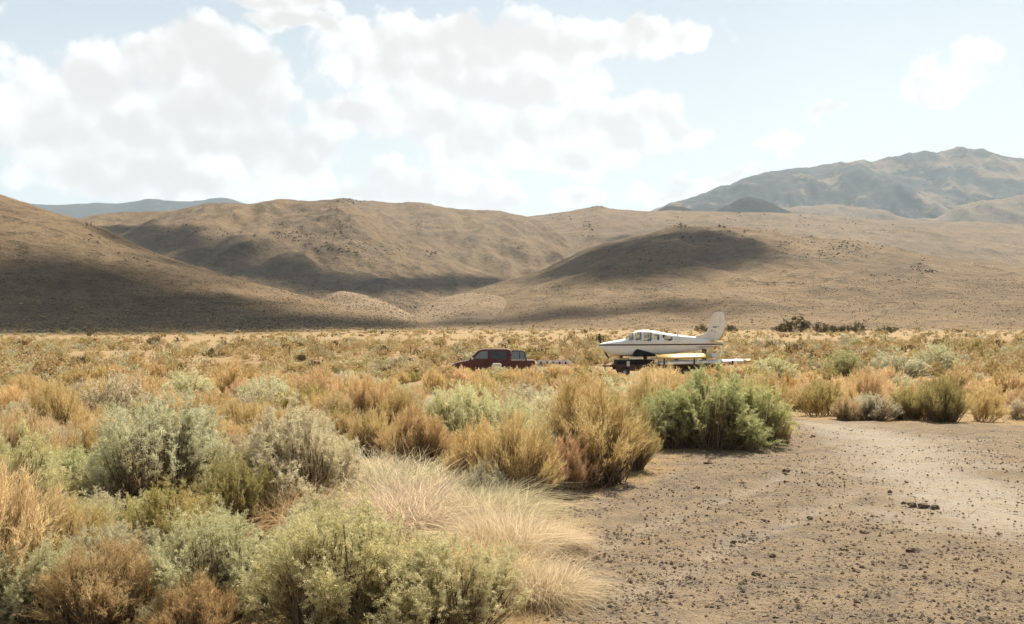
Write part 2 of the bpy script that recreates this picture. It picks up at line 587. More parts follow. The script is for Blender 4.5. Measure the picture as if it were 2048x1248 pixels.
def mat_hill(dark=0.0, name='dry_hillside', far=0.0, pale=0.0):
    m, N = new_mat(name)
    geo = N.n('ShaderNodeNewGeometry')
    P = geo.outputs['Position']
    big = N.noise(P, 0.006, 5, 0.6)
    mid = N.noise(P, 0.035, 6, 0.68)
    fine = N.noise(P, 0.55, 3, 0.7)
    fine2 = N.noise(P, 0.17, 4, 0.72)
    col = N.mix(N.smooth(big, 0.35, 0.66), rgb(0.365, 0.248, 0.135), rgb(0.275, 0.19, 0.108))
    col = N.mix(N.m('MULTIPLY', N.smooth(mid, 0.47, 0.66), 0.6), col, rgb(0.16, 0.115, 0.068))
    col = N.mix(N.m('MULTIPLY', N.smooth(mid, 0.46, 0.30), 0.55), col, rgb(0.44, 0.305, 0.165))
    # scrub: dots and mottled patches
    col = N.mix(N.m('MULTIPLY', N.smooth(fine2, 0.52, 0.66), 0.60), col, rgb(0.105, 0.085, 0.05))
    col = N.mix(N.m('MULTIPLY', N.smooth(fine, 0.53, 0.66), 0.55), col, rgb(0.095, 0.08, 0.05))
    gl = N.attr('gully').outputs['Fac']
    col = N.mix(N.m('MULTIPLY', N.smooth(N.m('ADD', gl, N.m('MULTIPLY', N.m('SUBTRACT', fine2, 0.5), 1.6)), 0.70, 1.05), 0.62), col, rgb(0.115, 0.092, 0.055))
    if pale > 0:  # lighter tan puts the sunlight on knoll and mound into their colour
        col = N.mix(N.m('MULTIPLY', N.smooth(mid, 0.75, 0.35), pale), col, rgb(0.44, 0.325, 0.21))
    if dark > 0:
        timber = N.noise(P, 0.0035 if far else 0.004, 8, 0.70)
        tf = N.smooth(timber, 0.62 - 0.24 * dark, 0.68 - 0.24 * dark)
        col = N.mix(tf, col, rgb(0.028, 0.036, 0.030))
    col = N.mix(1.0, col, rgb(ALB * 0.86, ALB * 0.86, ALB * 0.86), 'MULTIPLY')
    principled(N, col, 0.95, 0, N.m('ADD', N.m('MULTIPLY', mid, 6.0), N.m('ADD', N.m('MULTIPLY', fine2, 1.6), N.m('MULTIPLY', fine, 0.7))), 0.8, 1.0, 0.1)
    return m


# ---- areas of the plain (outlines on the ground, metres)
DIRT_POLY = [ground_at(u, v)[:2] for (u, v) in [(1085, 1235), (1120, 1150), (1085, 1080), (1075, 1020), (1150, 985), (1260, 955), (1330, 905), (1500, 893), (1560, 862),
                                                (1572, 836), (1884, 846), (2100, 850)]] + [(16, 9), (14, 1), (2.0, 1)]
ROAD_LINE = [ground_at(u, v)[:2] for (u, v) in [(1420, 838), (1560, 843), (1640, 848), (1740, 862), (1800, 890), (1830, 930), (1900, 980), (2000, 1040)]]


OLD_TRACKS = [[ground_at(u, v)[:2] for (u, v) in l] for l in ([(1180, 1105), (1330, 1040), (1440, 1000), (1560, 950), (1650, 915), (1720, 880)], [(1250, 1190), (1420, 1110), (1560, 1050), (1700, 985), (1790, 930), (1800, 890)])]


def in_poly(px, py, poly):
    ins = np.zeros(px.shape, bool)
    n = len(poly)
    for i in range(n):
        x1, y1 = poly[i]
        x2, y2 = poly[(i + 1) % n]
        c = ((y1 > py) != (y2 > py)) & (px < (x2 - x1) * (py - y1) / ((y2 - y1) if y2 != y1 else 1e-9) + x1)
        ins ^= c
    return ins


def dist_line(px, py, line, closed=False):
    d = np.full(px.shape, 1e9)
    n = len(line)
    for i in range(n if closed else n - 1):
        x1, y1 = line[i]
        x2, y2 = line[(i + 1) % n]
        dx, dy = x2 - x1, y2 - y1
        t = np.clip(((px - x1) * dx + (py - y1) * dy) / (dx * dx + dy * dy + 1e-9), 0, 1)
        d = np.minimum(d, np.hypot(px - x1 - t * dx, py - y1 - t * dy))
    return d


def dirt_amount(px, py):
    s = np.where(in_poly(px, py, DIRT_POLY), 1.0, -1.0) * dist_line(px, py, DIRT_POLY, True)
    s = s + fbm(px / 0.9, py / 0.9, 3) * 0.45
    return np.clip(0.5 + s / 0.8, 0, 1)


def road_amount(px, py):
    s = 1.35 - dist_line(px, py, ROAD_LINE) + fbm(px / 1.5, py / 1.5, 3) * 0.8
    for l in OLD_TRACKS:
        s = np.maximum(s, (0.16 - dist_line(px, py, l)) * 2.6 + 0.12 + fbm(px / 0.5, py / 0.5, 3) * 0.45)
    return np.clip(s / 1.2, 0, 1) * np.clip((dirt_amount(px, py) - 0.3) * 3, 0, 1)


def clod_relief(x, y, d, r):
    """clods and crust of the bare dirt"""
    return d * (fbm(x / 0.45, y / 0.45, 2) * 0.022 + np.abs(fbm(x / 0.20, y / 0.20, 2)) * 0.026 * (1 - r))


def build_ground():
    fine = np.linspace(-37, 37, 440)
    rest = np.linspace(37, 323, 72)[1:-1]
    az = np.radians(np.concatenate([fine, rest]))
    r = np.concatenate([[0.0], np.geomspace(1.2, 4.4, 14)[:-1], np.geomspace(4.4, 24, 230)[:-1], np.geomspace(24, 8600, 140)])
    A, Rr = np.meshgrid(az, r)
    X = np.sin(A) * Rr
    Y = np.cos(A) * Rr
    Z = ground_z(X, Y)
    dirt = dirt_amount(X, Y)
    road = road_amount(X, Y)
    near = (Rr < 30)
    Z = Z + near * clod_relief(X, Y, dirt, road) - near * road * 0.02
    # shallow wheel ruts along the track
    dl = dist_line(X, Y, ROAD_LINE)
    for l in OLD_TRACKS:
        Z = Z - near * 0.03 * np.exp(-(dist_line(X, Y, l) / 0.13) ** 2) * dirt
    Z = Z - near * 0.035 * (np.exp(-((dl - 0.75) / 0.16) ** 2)) * road
    straw = np.clip(1.0 - np.abs(dirt - 0.45) * 1.3, 0, 1) + 0.5 * (dirt < 0.2)
    nr, na = X.shape
    i = np.arange(nr - 1)[:, None] * na + np.arange(na)[None, :]
    j = np.arange(nr - 1)[:, None] * na + (np.arange(na)[None, :] + 1) % na
    q = np.stack([i, j, j + na, i + na], -1).reshape(-1, 4)[:, ::-1]
    me = mesh_np('ground', np.stack([X, Y, Z], -1).reshape(-1, 3), quads=q, smooth=True,
                 attrs=dict(dirt=dirt, road=road, straw=np.clip(straw, 0, 1), far=np.clip((Rr - 235 + fbm(X / 25, Y / 25, 2) * 40) / 60, 0, 1)))
    o = obj('ground', me, mat_ground())
    tag(o, 'sandy desert plain with a bare stony turn-out and pale track', None, None, 'structure')


build_ground()

MAT_HILL = mat_hill(0, 'dry_hillside')
for h in HILLS:
    nu, nd = h['n']
    us = np.linspace(h['pts'][0][0], h['pts'][-1][0], nu)
    ts = np.concatenate([np.linspace(-0.015, 1.0, nd), np.linspace(1.0, 1.42, 14)[1:]])
    U, T = np.meshgrid(us, ts)
    R = _lerp(h['R'], U)
    F = _lerp(h['F'], U) - 0.03 * R
    Y = F + T * (R - F)
    X = (U - 1024.0) / FPX * Y
    Z = hill_z(h, X, Y)
    Z = np.maximum(Z, -6.0)
    nr, na = X.shape
    i = np.arange(nr - 1)[:, None] * na + np.arange(na - 1)[None, :]
    q = np.stack([i, i + 1, i + 1 + na, i + na], -1).reshape(-1, 4)
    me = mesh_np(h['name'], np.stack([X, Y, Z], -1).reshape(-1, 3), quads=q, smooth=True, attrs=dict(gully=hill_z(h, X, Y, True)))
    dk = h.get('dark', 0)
    o = obj(h['name'], me, mat_hill(0, 'sunlit_tint_hill', 0, h['pale']) if 'pale' in h else (MAT_HILL if dk == 0 else mat_hill(dk, 'timbered_slope', 1)))
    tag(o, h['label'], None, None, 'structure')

# ------------------------------------------------------------------ plants
def mat_foliage():
    m, N = new_mat('dry_foliage')
    out = N.n('ShaderNodeOutputMaterial')
    oi = N.n('ShaderNodeObjectInfo')
    h = N.attr('hgt').outputs['Fac']
    t = N.attr('tone').outputs['Fac']
    tip = oi.outputs['Color']
    # older lower leaves and stalks are browner than the fresh tips
    low = N.mix(0.62, tip, rgb(0.33, 0.215, 0.085))
    col = N.mix(N.smooth(h, 0.30, 0.88), low, tip)
    pale = N.mix(0.55, tip, rgb(0.74, 0.62, 0.37))
    col = N.mix(N.m('MULTIPLY', N.smooth(t, 0.62, 1.0), N.smooth(h, 0.45, 0.9)), col, pale)
    br = N.m('MULTIPLY', N.m('ADD', 0.66, N.m('MULTIPLY', t, 0.68)), ALB * 1.34)
    col = N.mix(1.0, col, br, 'MULTIPLY')
    d = N.n('ShaderNodeBsdfDiffuse')
    N.put(d.inputs[0], col)
    tr = N.n('ShaderNodeBsdfTranslucent')
    N.put(tr.inputs[0], col)
    s = N.n('ShaderNodeMixShader')
    s.inputs[0].default_value = 0.47
    N.put(s.inputs[1], d.outputs[0])
    N.put(s.inputs[2], tr.outputs[0])
    N.put(out.inputs[0], s.outputs[0])
    return m


def mat_vcol(name, trans=0.25):
    m, N = new_mat(name)
    out = N.n('ShaderNodeOutputMaterial')
    col = N.mix(1.0, N.attr('col').outputs['Color'], rgb(ALB, ALB, ALB), 'MULTIPLY')
    d = N.n('ShaderNodeBsdfDiffuse')
    N.put(d.inputs[0], col)
    tr = N.n('ShaderNodeBsdfTranslucent')
    N.put(tr.inputs[0], col)
    s = N.n('ShaderNodeMixShader')
    s.inputs[0].default_value = trans
    N.put(s.inputs[1], d.outputs[0])
    N.put(s.inputs[2], tr.outputs[0])
    N.put(out.inputs[0], s.outputs[0])
    return m


def mat_wood(name, c1, c2):
    m, N = new_mat(name)
    tc = N.n('ShaderNodeTexCoord')
    n = N.noise(tc.outputs['Object'], 18, 4, 0.6)
    principled(N, N.mix(1.0, N.mix(n, rgb(*c1), rgb(*c2)), rgb(ALB, ALB, ALB), 'MULTIPLY'), 0.9, 0, n, 0.4, 0.01, 0.15)
    return m


M_FOL = mat_foliage()
M_STEM = mat_wood('brush_stems', (0.20, 0.135, 0.08), (0.36, 0.27, 0.18))
M_GREYTWIG = mat_wood('bleached_twigs', (0.42, 0.35, 0.27), (0.60, 0.53, 0.43))


def norm(a):
    return a / np.maximum(np.linalg.norm(a, axis=-1, keepdims=True), 1e-9)


def stems_curves(g, nst, R, H, lean, base, power=0.75, flop=0.0):
    """start, control and end of the stems of one bush"""
    nh = max(7, int(nst ** 0.62))                   # branch heads, each a tuft of stems
    hph = (np.arange(nh) * 2.39996 + g.normal(0, 0.35, nh)) % (2 * math.pi)
    hq = (np.arange(nh) + 0.5) / nh
    hq = np.clip(hq ** power + g.normal(0, 0.05, nh), 0, 1.0)
    hk = g.uniform(0.80, 1.08, nh)
    hi = g.integers(0, nh, nst)
    sp = 0.55 / math.sqrt(nh)
    dq = g.normal(0, sp * 0.75, nst)
    dp = g.normal(0, sp, nst)
    q = np.clip(hq[hi] + dq, 0, 1.06)
    ph = hph[hi] + dp / np.maximum(q, 0.25)
    lump = 1.0 + 0.14 * np.sin(ph * 2 + g.random() * 6) + 0.10 * np.sin(ph * 3 + g.random() * 6)
    r = R * q * lump * g.uniform(0.90, 1.05, nst)
    drop = np.exp(-(dq ** 2 + dp ** 2) / (2 * (sp * 1.3) ** 2))
    z = H * np.sqrt(np.maximum(1.0 - (lean * np.minimum(q, 1.0)) ** 2, 0.02)) * hk[hi] * (0.80 + 0.20 * drop) * g.uniform(0.86, 1.02, nst)
    E = None
    z = np.maximum(z, H * 0.10)
    E = np.stack([r * np.cos(ph), r * np.sin(ph), z], -1)
    b = base * R * np.sqrt(g.random(nst))
    pb = ph + g.normal(0, 0.5, nst)
    S = np.stack([b * np.cos(pb), b * np.sin(pb), np.full(nst, -0.03)], -1)
    K = S * 0.55 + E * 0.45
    K[:, 2] = S[:, 2] + (E[:, 2] - S[:, 2]) * g.uniform(0.36, 0.60, nst)
    K += g.normal(0, 0.035 * H, K.shape)
    return S, K, E


def bez(S, K, E, t):
    t = t[..., None]
    return (1 - t) ** 2 * S + 2 * (1 - t) * t * K + t ** 2 * E


def bez_d(S, K, E, t):
    t = t[..., None]
    return norm(2 * (1 - t) * (K - S) + 2 * t * (E - K))


def leaves_tri(g, pos, dire, ln, wd):
    """one narrow triangle per leaf"""
    side = norm(np.cross(dire, norm(g.normal(size=pos.shape))))
    a = pos - side * wd[:, None] * 0.5
    b = pos + side * wd[:, None] * 0.5
    c = pos + dire * ln[:, None]
    V = np.stack([a, b, c], 1).reshape(-1, 3)
    T = np.arange(len(pos) * 3).reshape(-1, 3)
    return V, T


def bush_leaves(seed, nst, twigs, lv, leaf_len, leaf_w, R=0.62, H=1.0, lean=0.55, base=0.22, tw_len=0.16, spread=0.35, t0=0.42, lspread=0.45, power=0.75):
    g = rng(seed)
    S, K, E = stems_curves(g, nst, R, H, lean, base, power)
    n = nst * twigs
    si = np.repeat(np.arange(nst), twigs)
    t = t0 + (1 - t0) * g.random(n) ** 0.58
    o = bez(S[si], K[si], E[si], t)
    tan = bez_d(S[si], K[si], E[si], t)
    td = norm(tan + spread * g.normal(size=tan.shape) + np.array([0, 0, 0.15]))
    tl = tw_len * g.uniform(0.5, 1.1, n)
    m = n * lv
    ti = np.repeat(np.arange(n), lv)
    s = g.random(m)
    pos = o[ti] + td[ti] * (tl[ti] * s)[:, None] + g.normal(0, 0.006, (m, 3))
    ld = norm(td[ti] + lspread * g.normal(size=(m, 3)))
    ln = leaf_len * g.uniform(0.6, 1.3, m)
    wd = leaf_w * g.uniform(0.6, 1.3, m)
    V, T = leaves_tri(g, pos, ld, ln, wd)
    tone_tw = g.random(n)
    tone = np.clip(0.55 * tone_tw[ti] + 0.45 * g.random(m), 0, 1)
    # how far up its stalk the leaf sits
    hg = np.clip(t[ti] * 0.85 + 0.15 * s, 0, 1)
    return V, T, np.repeat(tone, 3), np.repeat(hg, 3), (S, K, E)


def tubes(S, K, E, w0, w1, seg=3, sides=3, upto=1.0):
    n = len(S)
    ts = np.linspace(0, upto, seg + 1)
    P = np.stack([bez(S, K, E, np.full(n, t)) for t in ts], 1)
    D = np.stack([bez_d(S, K, E, np.full(n, min(max(t, 0.01), 0.99))) for t in ts], 1)
    up = np.array([0.31, 0.77, 0.55])
    A = norm(np.cross(D, up))
    B = np.cross(D, A)
    w = (w0 + (w1 - w0) * ts)[None, :, None]
    rings = []
    for k in range(sides):
        a = 2 * math.pi * k / sides
        rings.append(P + (A * math.cos(a) + B * math.sin(a)) * w)
    V = np.stack(rings, 2)                       # n, seg+1, sides, 3
    idx = np.arange(n * (seg + 1) * sides).reshape(n, seg + 1, sides)
    q = []
    for k in range(sides):
        k2 = (k + 1) % sides
        q.append(np.stack([idx[:, :-1, k], idx[:, :-1, k2], idx[:, 1:, k2], idx[:, 1:, k]], -1).reshape(-1, 4))
    return V.reshape(-1, 3), np.concatenate(q)


def fol_mesh(name, **kw):
    V, T, tone, hg, cur = bush_leaves(**kw)
    me = mesh_np(name, V, tris=T, attrs=dict(tone=tone, hgt=hg))
    me.materials.append(M_FOL)
    return me, cur


def stem_mesh(name, cur, w0=0.008, w1=0.002):
    V, Q = tubes(*cur, w0, w1, 3, 3, 0.80)
    me = mesh_np(name, V, quads=Q, smooth=True)
    me.materials.append(M_STEM)
    return me


def mid_mesh(name, **kw):
    """foliage with its stems in one mesh, for bushes too far off to show parts"""
    V, T, tone, hg, cur = bush_leaves(**kw)
    k = min(len(cur[0]), 40)
    V2, Q2 = tubes(cur[0][:k], cur[1][:k], cur[2][:k], 0.010, 0.003, 2, 3, 0.75)
    n = len(V)
    me = mesh_np(name, np.concatenate([V, V2]), tris=T, quads=Q2 + n,
                 attrs=dict(tone=np.concatenate([tone, np.full(len(V2), 0.3)]), hgt=np.concatenate([hg, np.full(len(V2), 0.1)])))
    me.materials.append(M_FOL)
    return me


BROOM = dict(R=0.60, H=1.0, lean=0.90, base=0.55, tw_len=0.17, spread=0.28, lspread=0.28, t0=0.14, power=0.56)
SAGE = dict(R=0.64, H=1.0, lean=0.95, base=0.42, tw_len=0.085, spread=0.85, lspread=0.75, t0=0.20, power=0.52)
NEAR, MID, FAR = {}, {}, {}
for kind, P in (('rabbitbrush', BROOM), ('sagebrush', SAGE)):
    b0 = 100 if kind == 'rabbitbrush' else 200
    NEAR[kind] = []
    for k in range(3):
        ll, lw = (0.050, 0.0042) if kind == 'rabbitbrush' else (0.020, 0.0044)
        me, cur = fol_mesh(kind + '_foliage', seed=b0 + k, nst=330, twigs=9, lv=15 if kind == 'rabbitbrush' else 40, leaf_len=ll, leaf_w=lw, **P)
        NEAR[kind].append((me, stem_mesh(kind + '_stems', cur)))
    ll, lw = (0.075, 0.0062) if kind == 'rabbitbrush' else (0.045, 0.0105)
    MID[kind] = [mid_mesh(kind + '_plant', seed=b0 + 20 + k, nst=170, twigs=8, lv=11, leaf_len=ll, leaf_w=lw, **P) for k in range(5)]
    ll, lw = (0.12, 0.016) if kind == 'rabbitbrush' else (0.085, 0.025)
    FAR[kind] = [mid_mesh(kind + '_plant', seed=b0 + 40 + k, nst=90, twigs=6, lv=6, leaf_len=ll, leaf_w=lw, **P) for k in range(5)]


def grass_mesh(seed, n, R=0.6, H=1.0, w=0.004, arch=0.5, wind=(0.25, 0.0)):
    """clump of long arching dry blades"""
    g = rng(seed)
    ph = g.random(n) * 2 * math.pi
    r0 = R * 0.75 * np.sqrt(g.random(n))
    S = np.stack([r0 * np.cos(ph), r0 * np.sin(ph), np.full(n, -0.02)], -1)
    h = H * g.uniform(0.40, 1.0, n) * (1 - 0.55 * (r0 / R) ** 2)
    lay = g.random(n) < 0.50                        # broken and fallen stems
    out = np.where(lay, g.uniform(0.8, 1.6, n), g.uniform(0.05, 0.75, n)) * arch
    da = ph + g.normal(0, 1.8, n)
    up = np.where(lay, g.uniform(0.25, 0.6, n), 1.0)
    E = S + np.stack([np.cos(da) * out * h + wind[0] * h * g.uniform(0.0, 1.4, n), np.sin(da) * out * h + wind[1] * h, h * up], -1) + g.normal(0, 0.08, (n, 3))
    K = S * 0.6 + E * 0.4 + g.normal(0, 0.09, (n, 3))
    K[:, 2] = h * 0.72 * np.where(lay, 1.2, 1.0)
    ts = np.array([0, 0.4, 0.75, 1.0])
    side = norm(np.cross(E - S, g.normal(size=(n, 3))))
    V = []
    for i, t in enumerate(ts):
        p = bez(S, K, E, np.full(n, t))
        ww = w * (1 - 0.8 * t)
        V += [p - side * ww, p + side * ww]
    V = np.stack(V, 1)
    idx = np.arange(n * 8).reshape(n, 8)
    Q = np.concatenate([np.stack([idx[:, 2 * i], idx[:, 2 * i + 1], idx[:, 2 * i + 3], idx[:, 2 * i + 2]], -1) for i in range(3)])
    tone = np.repeat(g.random(n), 8)
    hg = np.tile(np.repeat(0.55 + 0.45 * ts, 2), n)
    me = mesh_np('grass_clump', V.reshape(-1, 3), quads=Q, attrs=dict(tone=tone, hgt=hg))
    me.materials.append(M_FOL)
    return me


GRASS = [grass_mesh(300 + k, 3800, w=0.0036, arch=1.0, wind=(0.12 * (-1) ** k, -0.08)) for k in range(3)]
GRASS_FAR = [grass_mesh(310 + k, 520, w=0.011) for k in range(2)]

COL = dict(green=(0.55, 0.56, 0.27), sage=(0.70, 0.665, 0.43), ochre=(0.68, 0.51, 0.245), olive=(0.50, 0.43, 0.175), straw=(0.80, 0.685, 0.48),
           grey=(0.66, 0.61, 0.43), brown=(0.54, 0.38, 0.20), orange=(0.58, 0.36, 0.12), lime=(0.68, 0.645, 0.37), tan=(0.76, 0.57, 0.32))
PLANTED = []            # x, y, radius of what already stands


def jit(c, g, a=0.10):
    b = 1 + g.normal(0, a)
    return tuple(max(0.02, v * b * (1 + g.normal(0, a * 0.35))) for v in c) + (1.0,)


def place_plant(kind, x, y, w, h, colour, label, group=None, level='mid', gi=0, seed=0):
    g = rng(5000 + seed)
    z = float(ground_z(x, y)) - 0.02
    rz = g.random() * 6.283 if kind != 'grass_clump' else g.normal(0, 0.35)
    tilt = (g.normal(0, 0.07), g.normal(0, 0.07))
    col = jit(colour, g, 0.07)
    if kind == 'grass_clump':
        me = (GRASS if level == 'near' else GRASS_FAR)[gi % (3 if level == 'near' else 2)]
        o = obj('grass_clump', me)
        o.scale = (w / 1.15, w / 1.15, h / 0.95)
    elif level == 'near':
        fol, stm = NEAR[kind][gi % 3]
        o = empty(kind)
        f = obj('foliage', fol, None, o)
        f.color = col
        s = obj('stems', stm, None, o)
        o.scale = (w / 1.25, w / 1.25, h)
    else:
        pool = MID[kind] if level == 'mid' else FAR[kind]
        o = obj(kind, pool[gi % len(pool)])
        o.scale = (w / 1.25, w / 1.25, h)
    o.color = col
    o.location = (x, y, z)
    o.rotation_euler = (tilt[0], tilt[1], rz)
    tag(o, label, 'grass' if kind == 'grass_clump' else 'shrub', group)
    PLANTED.append((x, y, w * 0.5))
    return o


# the plants one can single out: kind, bearing, foot row, width and height in photograph pixels, colour, label
HERO = [
    ('sagebrush', 325, 1025, 330, 245, 'sage', 'tall pale sage-green bush with bare stems showing at its heart'),
    ('sagebrush', 600, 1030, 300, 218, 'sage', 'rounded pale green bush behind the flowering foreground bush'),
    ('sagebrush', 690, 1275, 430, 280, 'lime', 'large yellow-green flowering bush at the bottom of the view'),
    ('sagebrush', 880, 1290, 360, 225, 'lime', 'yellow-green bush merging into the blond grass at the bottom'),
    ('sagebrush', 340, 1140, 270, 165, 'olive', 'low mixed green and brown bush under the tall sage-green one'),
    ('sagebrush', 470, 1075, 170, 175, 'olive', 'brown-green bush leaning over the dark hollow'),
    ('rabbitbrush', 215, 1245, 300, 165, 'brown', 'dry brown bush of tangled twigs in the bottom corner'),
    ('rabbitbrush', 400, 1290, 220, 130, 'brown', 'low brown bush below the dark hollow'),
    ('rabbitbrush', 190, 985, 130, 140, 'ochre', 'ochre bush beside the tall sage-green bush'),
    ('rabbitbrush', 1030, 1000, 195, 178, 'ochre', 'golden brown bush with a dark base beside the pale twigs'),
    ('rabbitbrush', 1180, 965, 265, 205, 'ochre', 'tallest golden brush thicket at the edge of the bare dirt'),
    ('rabbitbrush', 1130, 985, 130, 110, 'tan', 'tan bush in front of the tallest golden thicket'),
    ('rabbitbrush', 1255, 938, 120, 140, 'olive', 'olive bush with a very dark foot next to the big green bush'),
    ('sagebrush', 1415, 893, 250, 152, 'green', 'big fresh green bush at the corner of the turn-out'),
    ('sagebrush', 1495, 888, 190, 132, 'green', 'lower green bush on the track side of the big fresh green one'),
    ('sagebrush', 1345, 895, 150, 126, 'green', 'green bush squeezed between the big fresh green one and the golden thicket'),
    ('rabbitbrush', 1555, 885, 75, 60, 'tan', 'straw-coloured tuft at the foot of the big green bush'),
    ('rabbitbrush', 830, 930, 150, 118, 'ochre', 'ochre bush with long bare stems above the blond grass'),
    ('rabbitbrush', 735, 858, 120, 112, 'ochre', 'dark-footed ochre bush behind the pale green one'),
    ('rabbitbrush', 635, 812, 130, 72, 'tan', 'pinkish tan bush with a deep shadow'),
    ('rabbitbrush', 690, 800, 90, 60, 'grey', 'grey-green bush touching the pinkish tan one'),
    ('rabbitbrush', 885, 842, 140, 52, 'grey', 'low bleached grey bush on the open flat'),
    ('rabbitbrush', 905, 868, 70, 44, 'orange', 'small round orange-brown bush'),
    ('sagebrush', 975, 1012, 110, 95, 'grey', 'grey-green bush with bleached white twigs'),
    ('sagebrush', 375, 808, 120, 70, 'sage', 'green-topped bush with a black shadow under it'),
    ('rabbitbrush', 210, 832, 120, 80, 'ochre', 'ochre bush with a black hollow at its foot'),
    ('rabbitbrush', 290, 800, 85, 60, 'ochre', 'small ochre bush next to the black-shadowed one'),
    ('rabbitbrush', 410, 862, 110, 78, 'ochre', 'ochre bush behind the top of the tall sage-green bush'),
    ('sagebrush', 485, 860, 110, 66, 'grey', 'grey-topped bush above the shaded gap'),
    ('rabbitbrush', 470, 790, 110, 70, 'ochre', 'bushy ochre clump on the flat'),
    ('rabbitbrush', 545, 800, 95, 62, 'tan', 'tan clump beside the bushy ochre one'),
    ('rabbitbrush', 1575, 812, 80, 64, 'orange', 'round orange bush behind the big green bush'),
    ('rabbitbrush', 1640, 832, 115, 74, 'olive', 'olive bush with a dark foot at the far edge of the track'),
    ('rabbitbrush', 1690, 840, 62, 50, 'tan', 'small tan bush at the far edge of the track'),
    ('sagebrush', 1745, 841, 95, 52, 'grey', 'pale grey-green cushion at the far edge of the track'),
    ('rabbitbrush', 1815, 838, 85, 62, 'olive', 'olive bush past the pale cushion'),
    ('rabbitbrush', 1880, 842, 110, 92, 'olive', 'tall olive bush where the track leaves the view'),
    ('sagebrush', 1685, 752, 80, 54, 'green', 'dark green bush in the row behind the track'),
    ('sagebrush', 1545, 760, 110, 46, 'sage', 'sage-green bush behind the big green bush'),
    ('sagebrush', 1790, 762, 120, 60, 'grey', 'grey-green bush with a black foot'),
    ('sagebrush', 1870, 750, 110, 60, 'sage', 'sage-green bush next to the grey-green one'),
    ('rabbitbrush', 1330, 792, 120, 62, 'tan', 'tan bush in front of the aircraft trailer'),
    ('sagebrush', 1290, 800, 120, 56, 'tan', 'feathery tan bush under the aircraft nose'),
    ('grass_clump', 790, 1010, 300, 112, 'straw', 'smooth mound of bleached blond grass'),
    ('grass_clump', 720, 990, 200, 90, 'straw', 'blond grass on the bush side of the smooth mound'),
    ('grass_clump', 880, 1000, 200, 80, 'straw', 'blond grass trailing off the smooth mound toward the twigs'),
    ('grass_clump', 800, 1060, 260, 110, 'straw', 'blond grass at the near foot of the smooth mound'),
    ('grass_clump', 960, 1050, 220, 100, 'straw', 'bleached grass below the white twigs'),
    ('grass_clump', 850, 1040, 170, 95, 'straw', 'blond grass spilling from the smooth mound'),
    ('grass_clump', 1010, 1110, 190, 120, 'straw', 'blond grass clump at the edge of the dirt'),
    ('grass_clump', 1075, 1190, 170, 105, 'straw', 'low blond grass by the stony ground at the bottom'),
    ('grass_clump', 950, 1180, 190, 130, 'tan', 'wind-combed tan grass between bush and dirt'),
    ('grass_clump', 1115, 1090, 100, 60, 'straw', 'thin blond grass fringe on the dirt'),
    ('grass_clump', 600, 1060, 210, 110, 'tan', 'brown combed grass under the rounded pale green bush'),
    ('grass_clump', 250, 1120, 170, 90, 'tan', 'pinkish dry grass in the brush beside the dark hollow'),
    ('grass_clump', 730, 905, 110, 40, 'straw', 'short blond grass behind the smooth mound'),
]
for k, (kind, u, v, wp, hp, cn, lab) in enumerate(HERO):
    x, y, z = ground_at(u, min(v, 1230))
    if v > 1230:
        y = FPX * EYE / (v - HZ)
        x = ray_xy(u, y)
    sc = y / FPX
    place_plant(kind, x, y, wp * sc, hp * sc * (1.13 if kind == 'sagebrush' else 1.02), COL[cn], lab, None, 'near' if y < 21 else 'mid', k, k)

# ---- the rest of the brush, thinning out over the flat
GR = rng(77)
FILLED = []
KEEP_OPEN = [(640, 960, 915, 1050), (900, 1180, 1010, 1190), (430, 560, 1060, 1230)]
LIMITS = [(890, 940, 735), (940, 1080, 737), (1080, 1150, 731), (1185, 1225, 736), (1225, 1290, 744), (1290, 1325, 728), (1325, 1380, 742), (1380, 1440, 738), (1440, 1500, 733)]


def clear_of(x, y, r, f=0.8):
    P = np.array(PLANTED)
    return not bool(np.any((x - P[:, 0]) ** 2 + (y - P[:, 1]) ** 2 < (f * (r + P[:, 2])) ** 2))


def zone(x, y):
    u = x / y * FPX + 1024
    if y < 16:
        return 'in the near thicket'
    if y < 30:
        if u < 700:
            return 'on the brushy flat toward the shadowed hillside'
        if u < 1250:
            return 'in the brush between the golden thicket and the pickup'
        return 'across the track beyond the turn-out'
    if y < 58:
        if u < 880:
            return 'out on the flat short of the fence posts'
        if u < 1160:
            return 'just in front of the red pickup'
        if u < 1520:
            return 'just in front of the aircraft'
        return 'on the flat past the aircraft tail'
    if u < 880:
        return 'by the distant fence posts'
    if u < 1200:
        return 'behind the red pickup'
    return 'behind the aircraft'


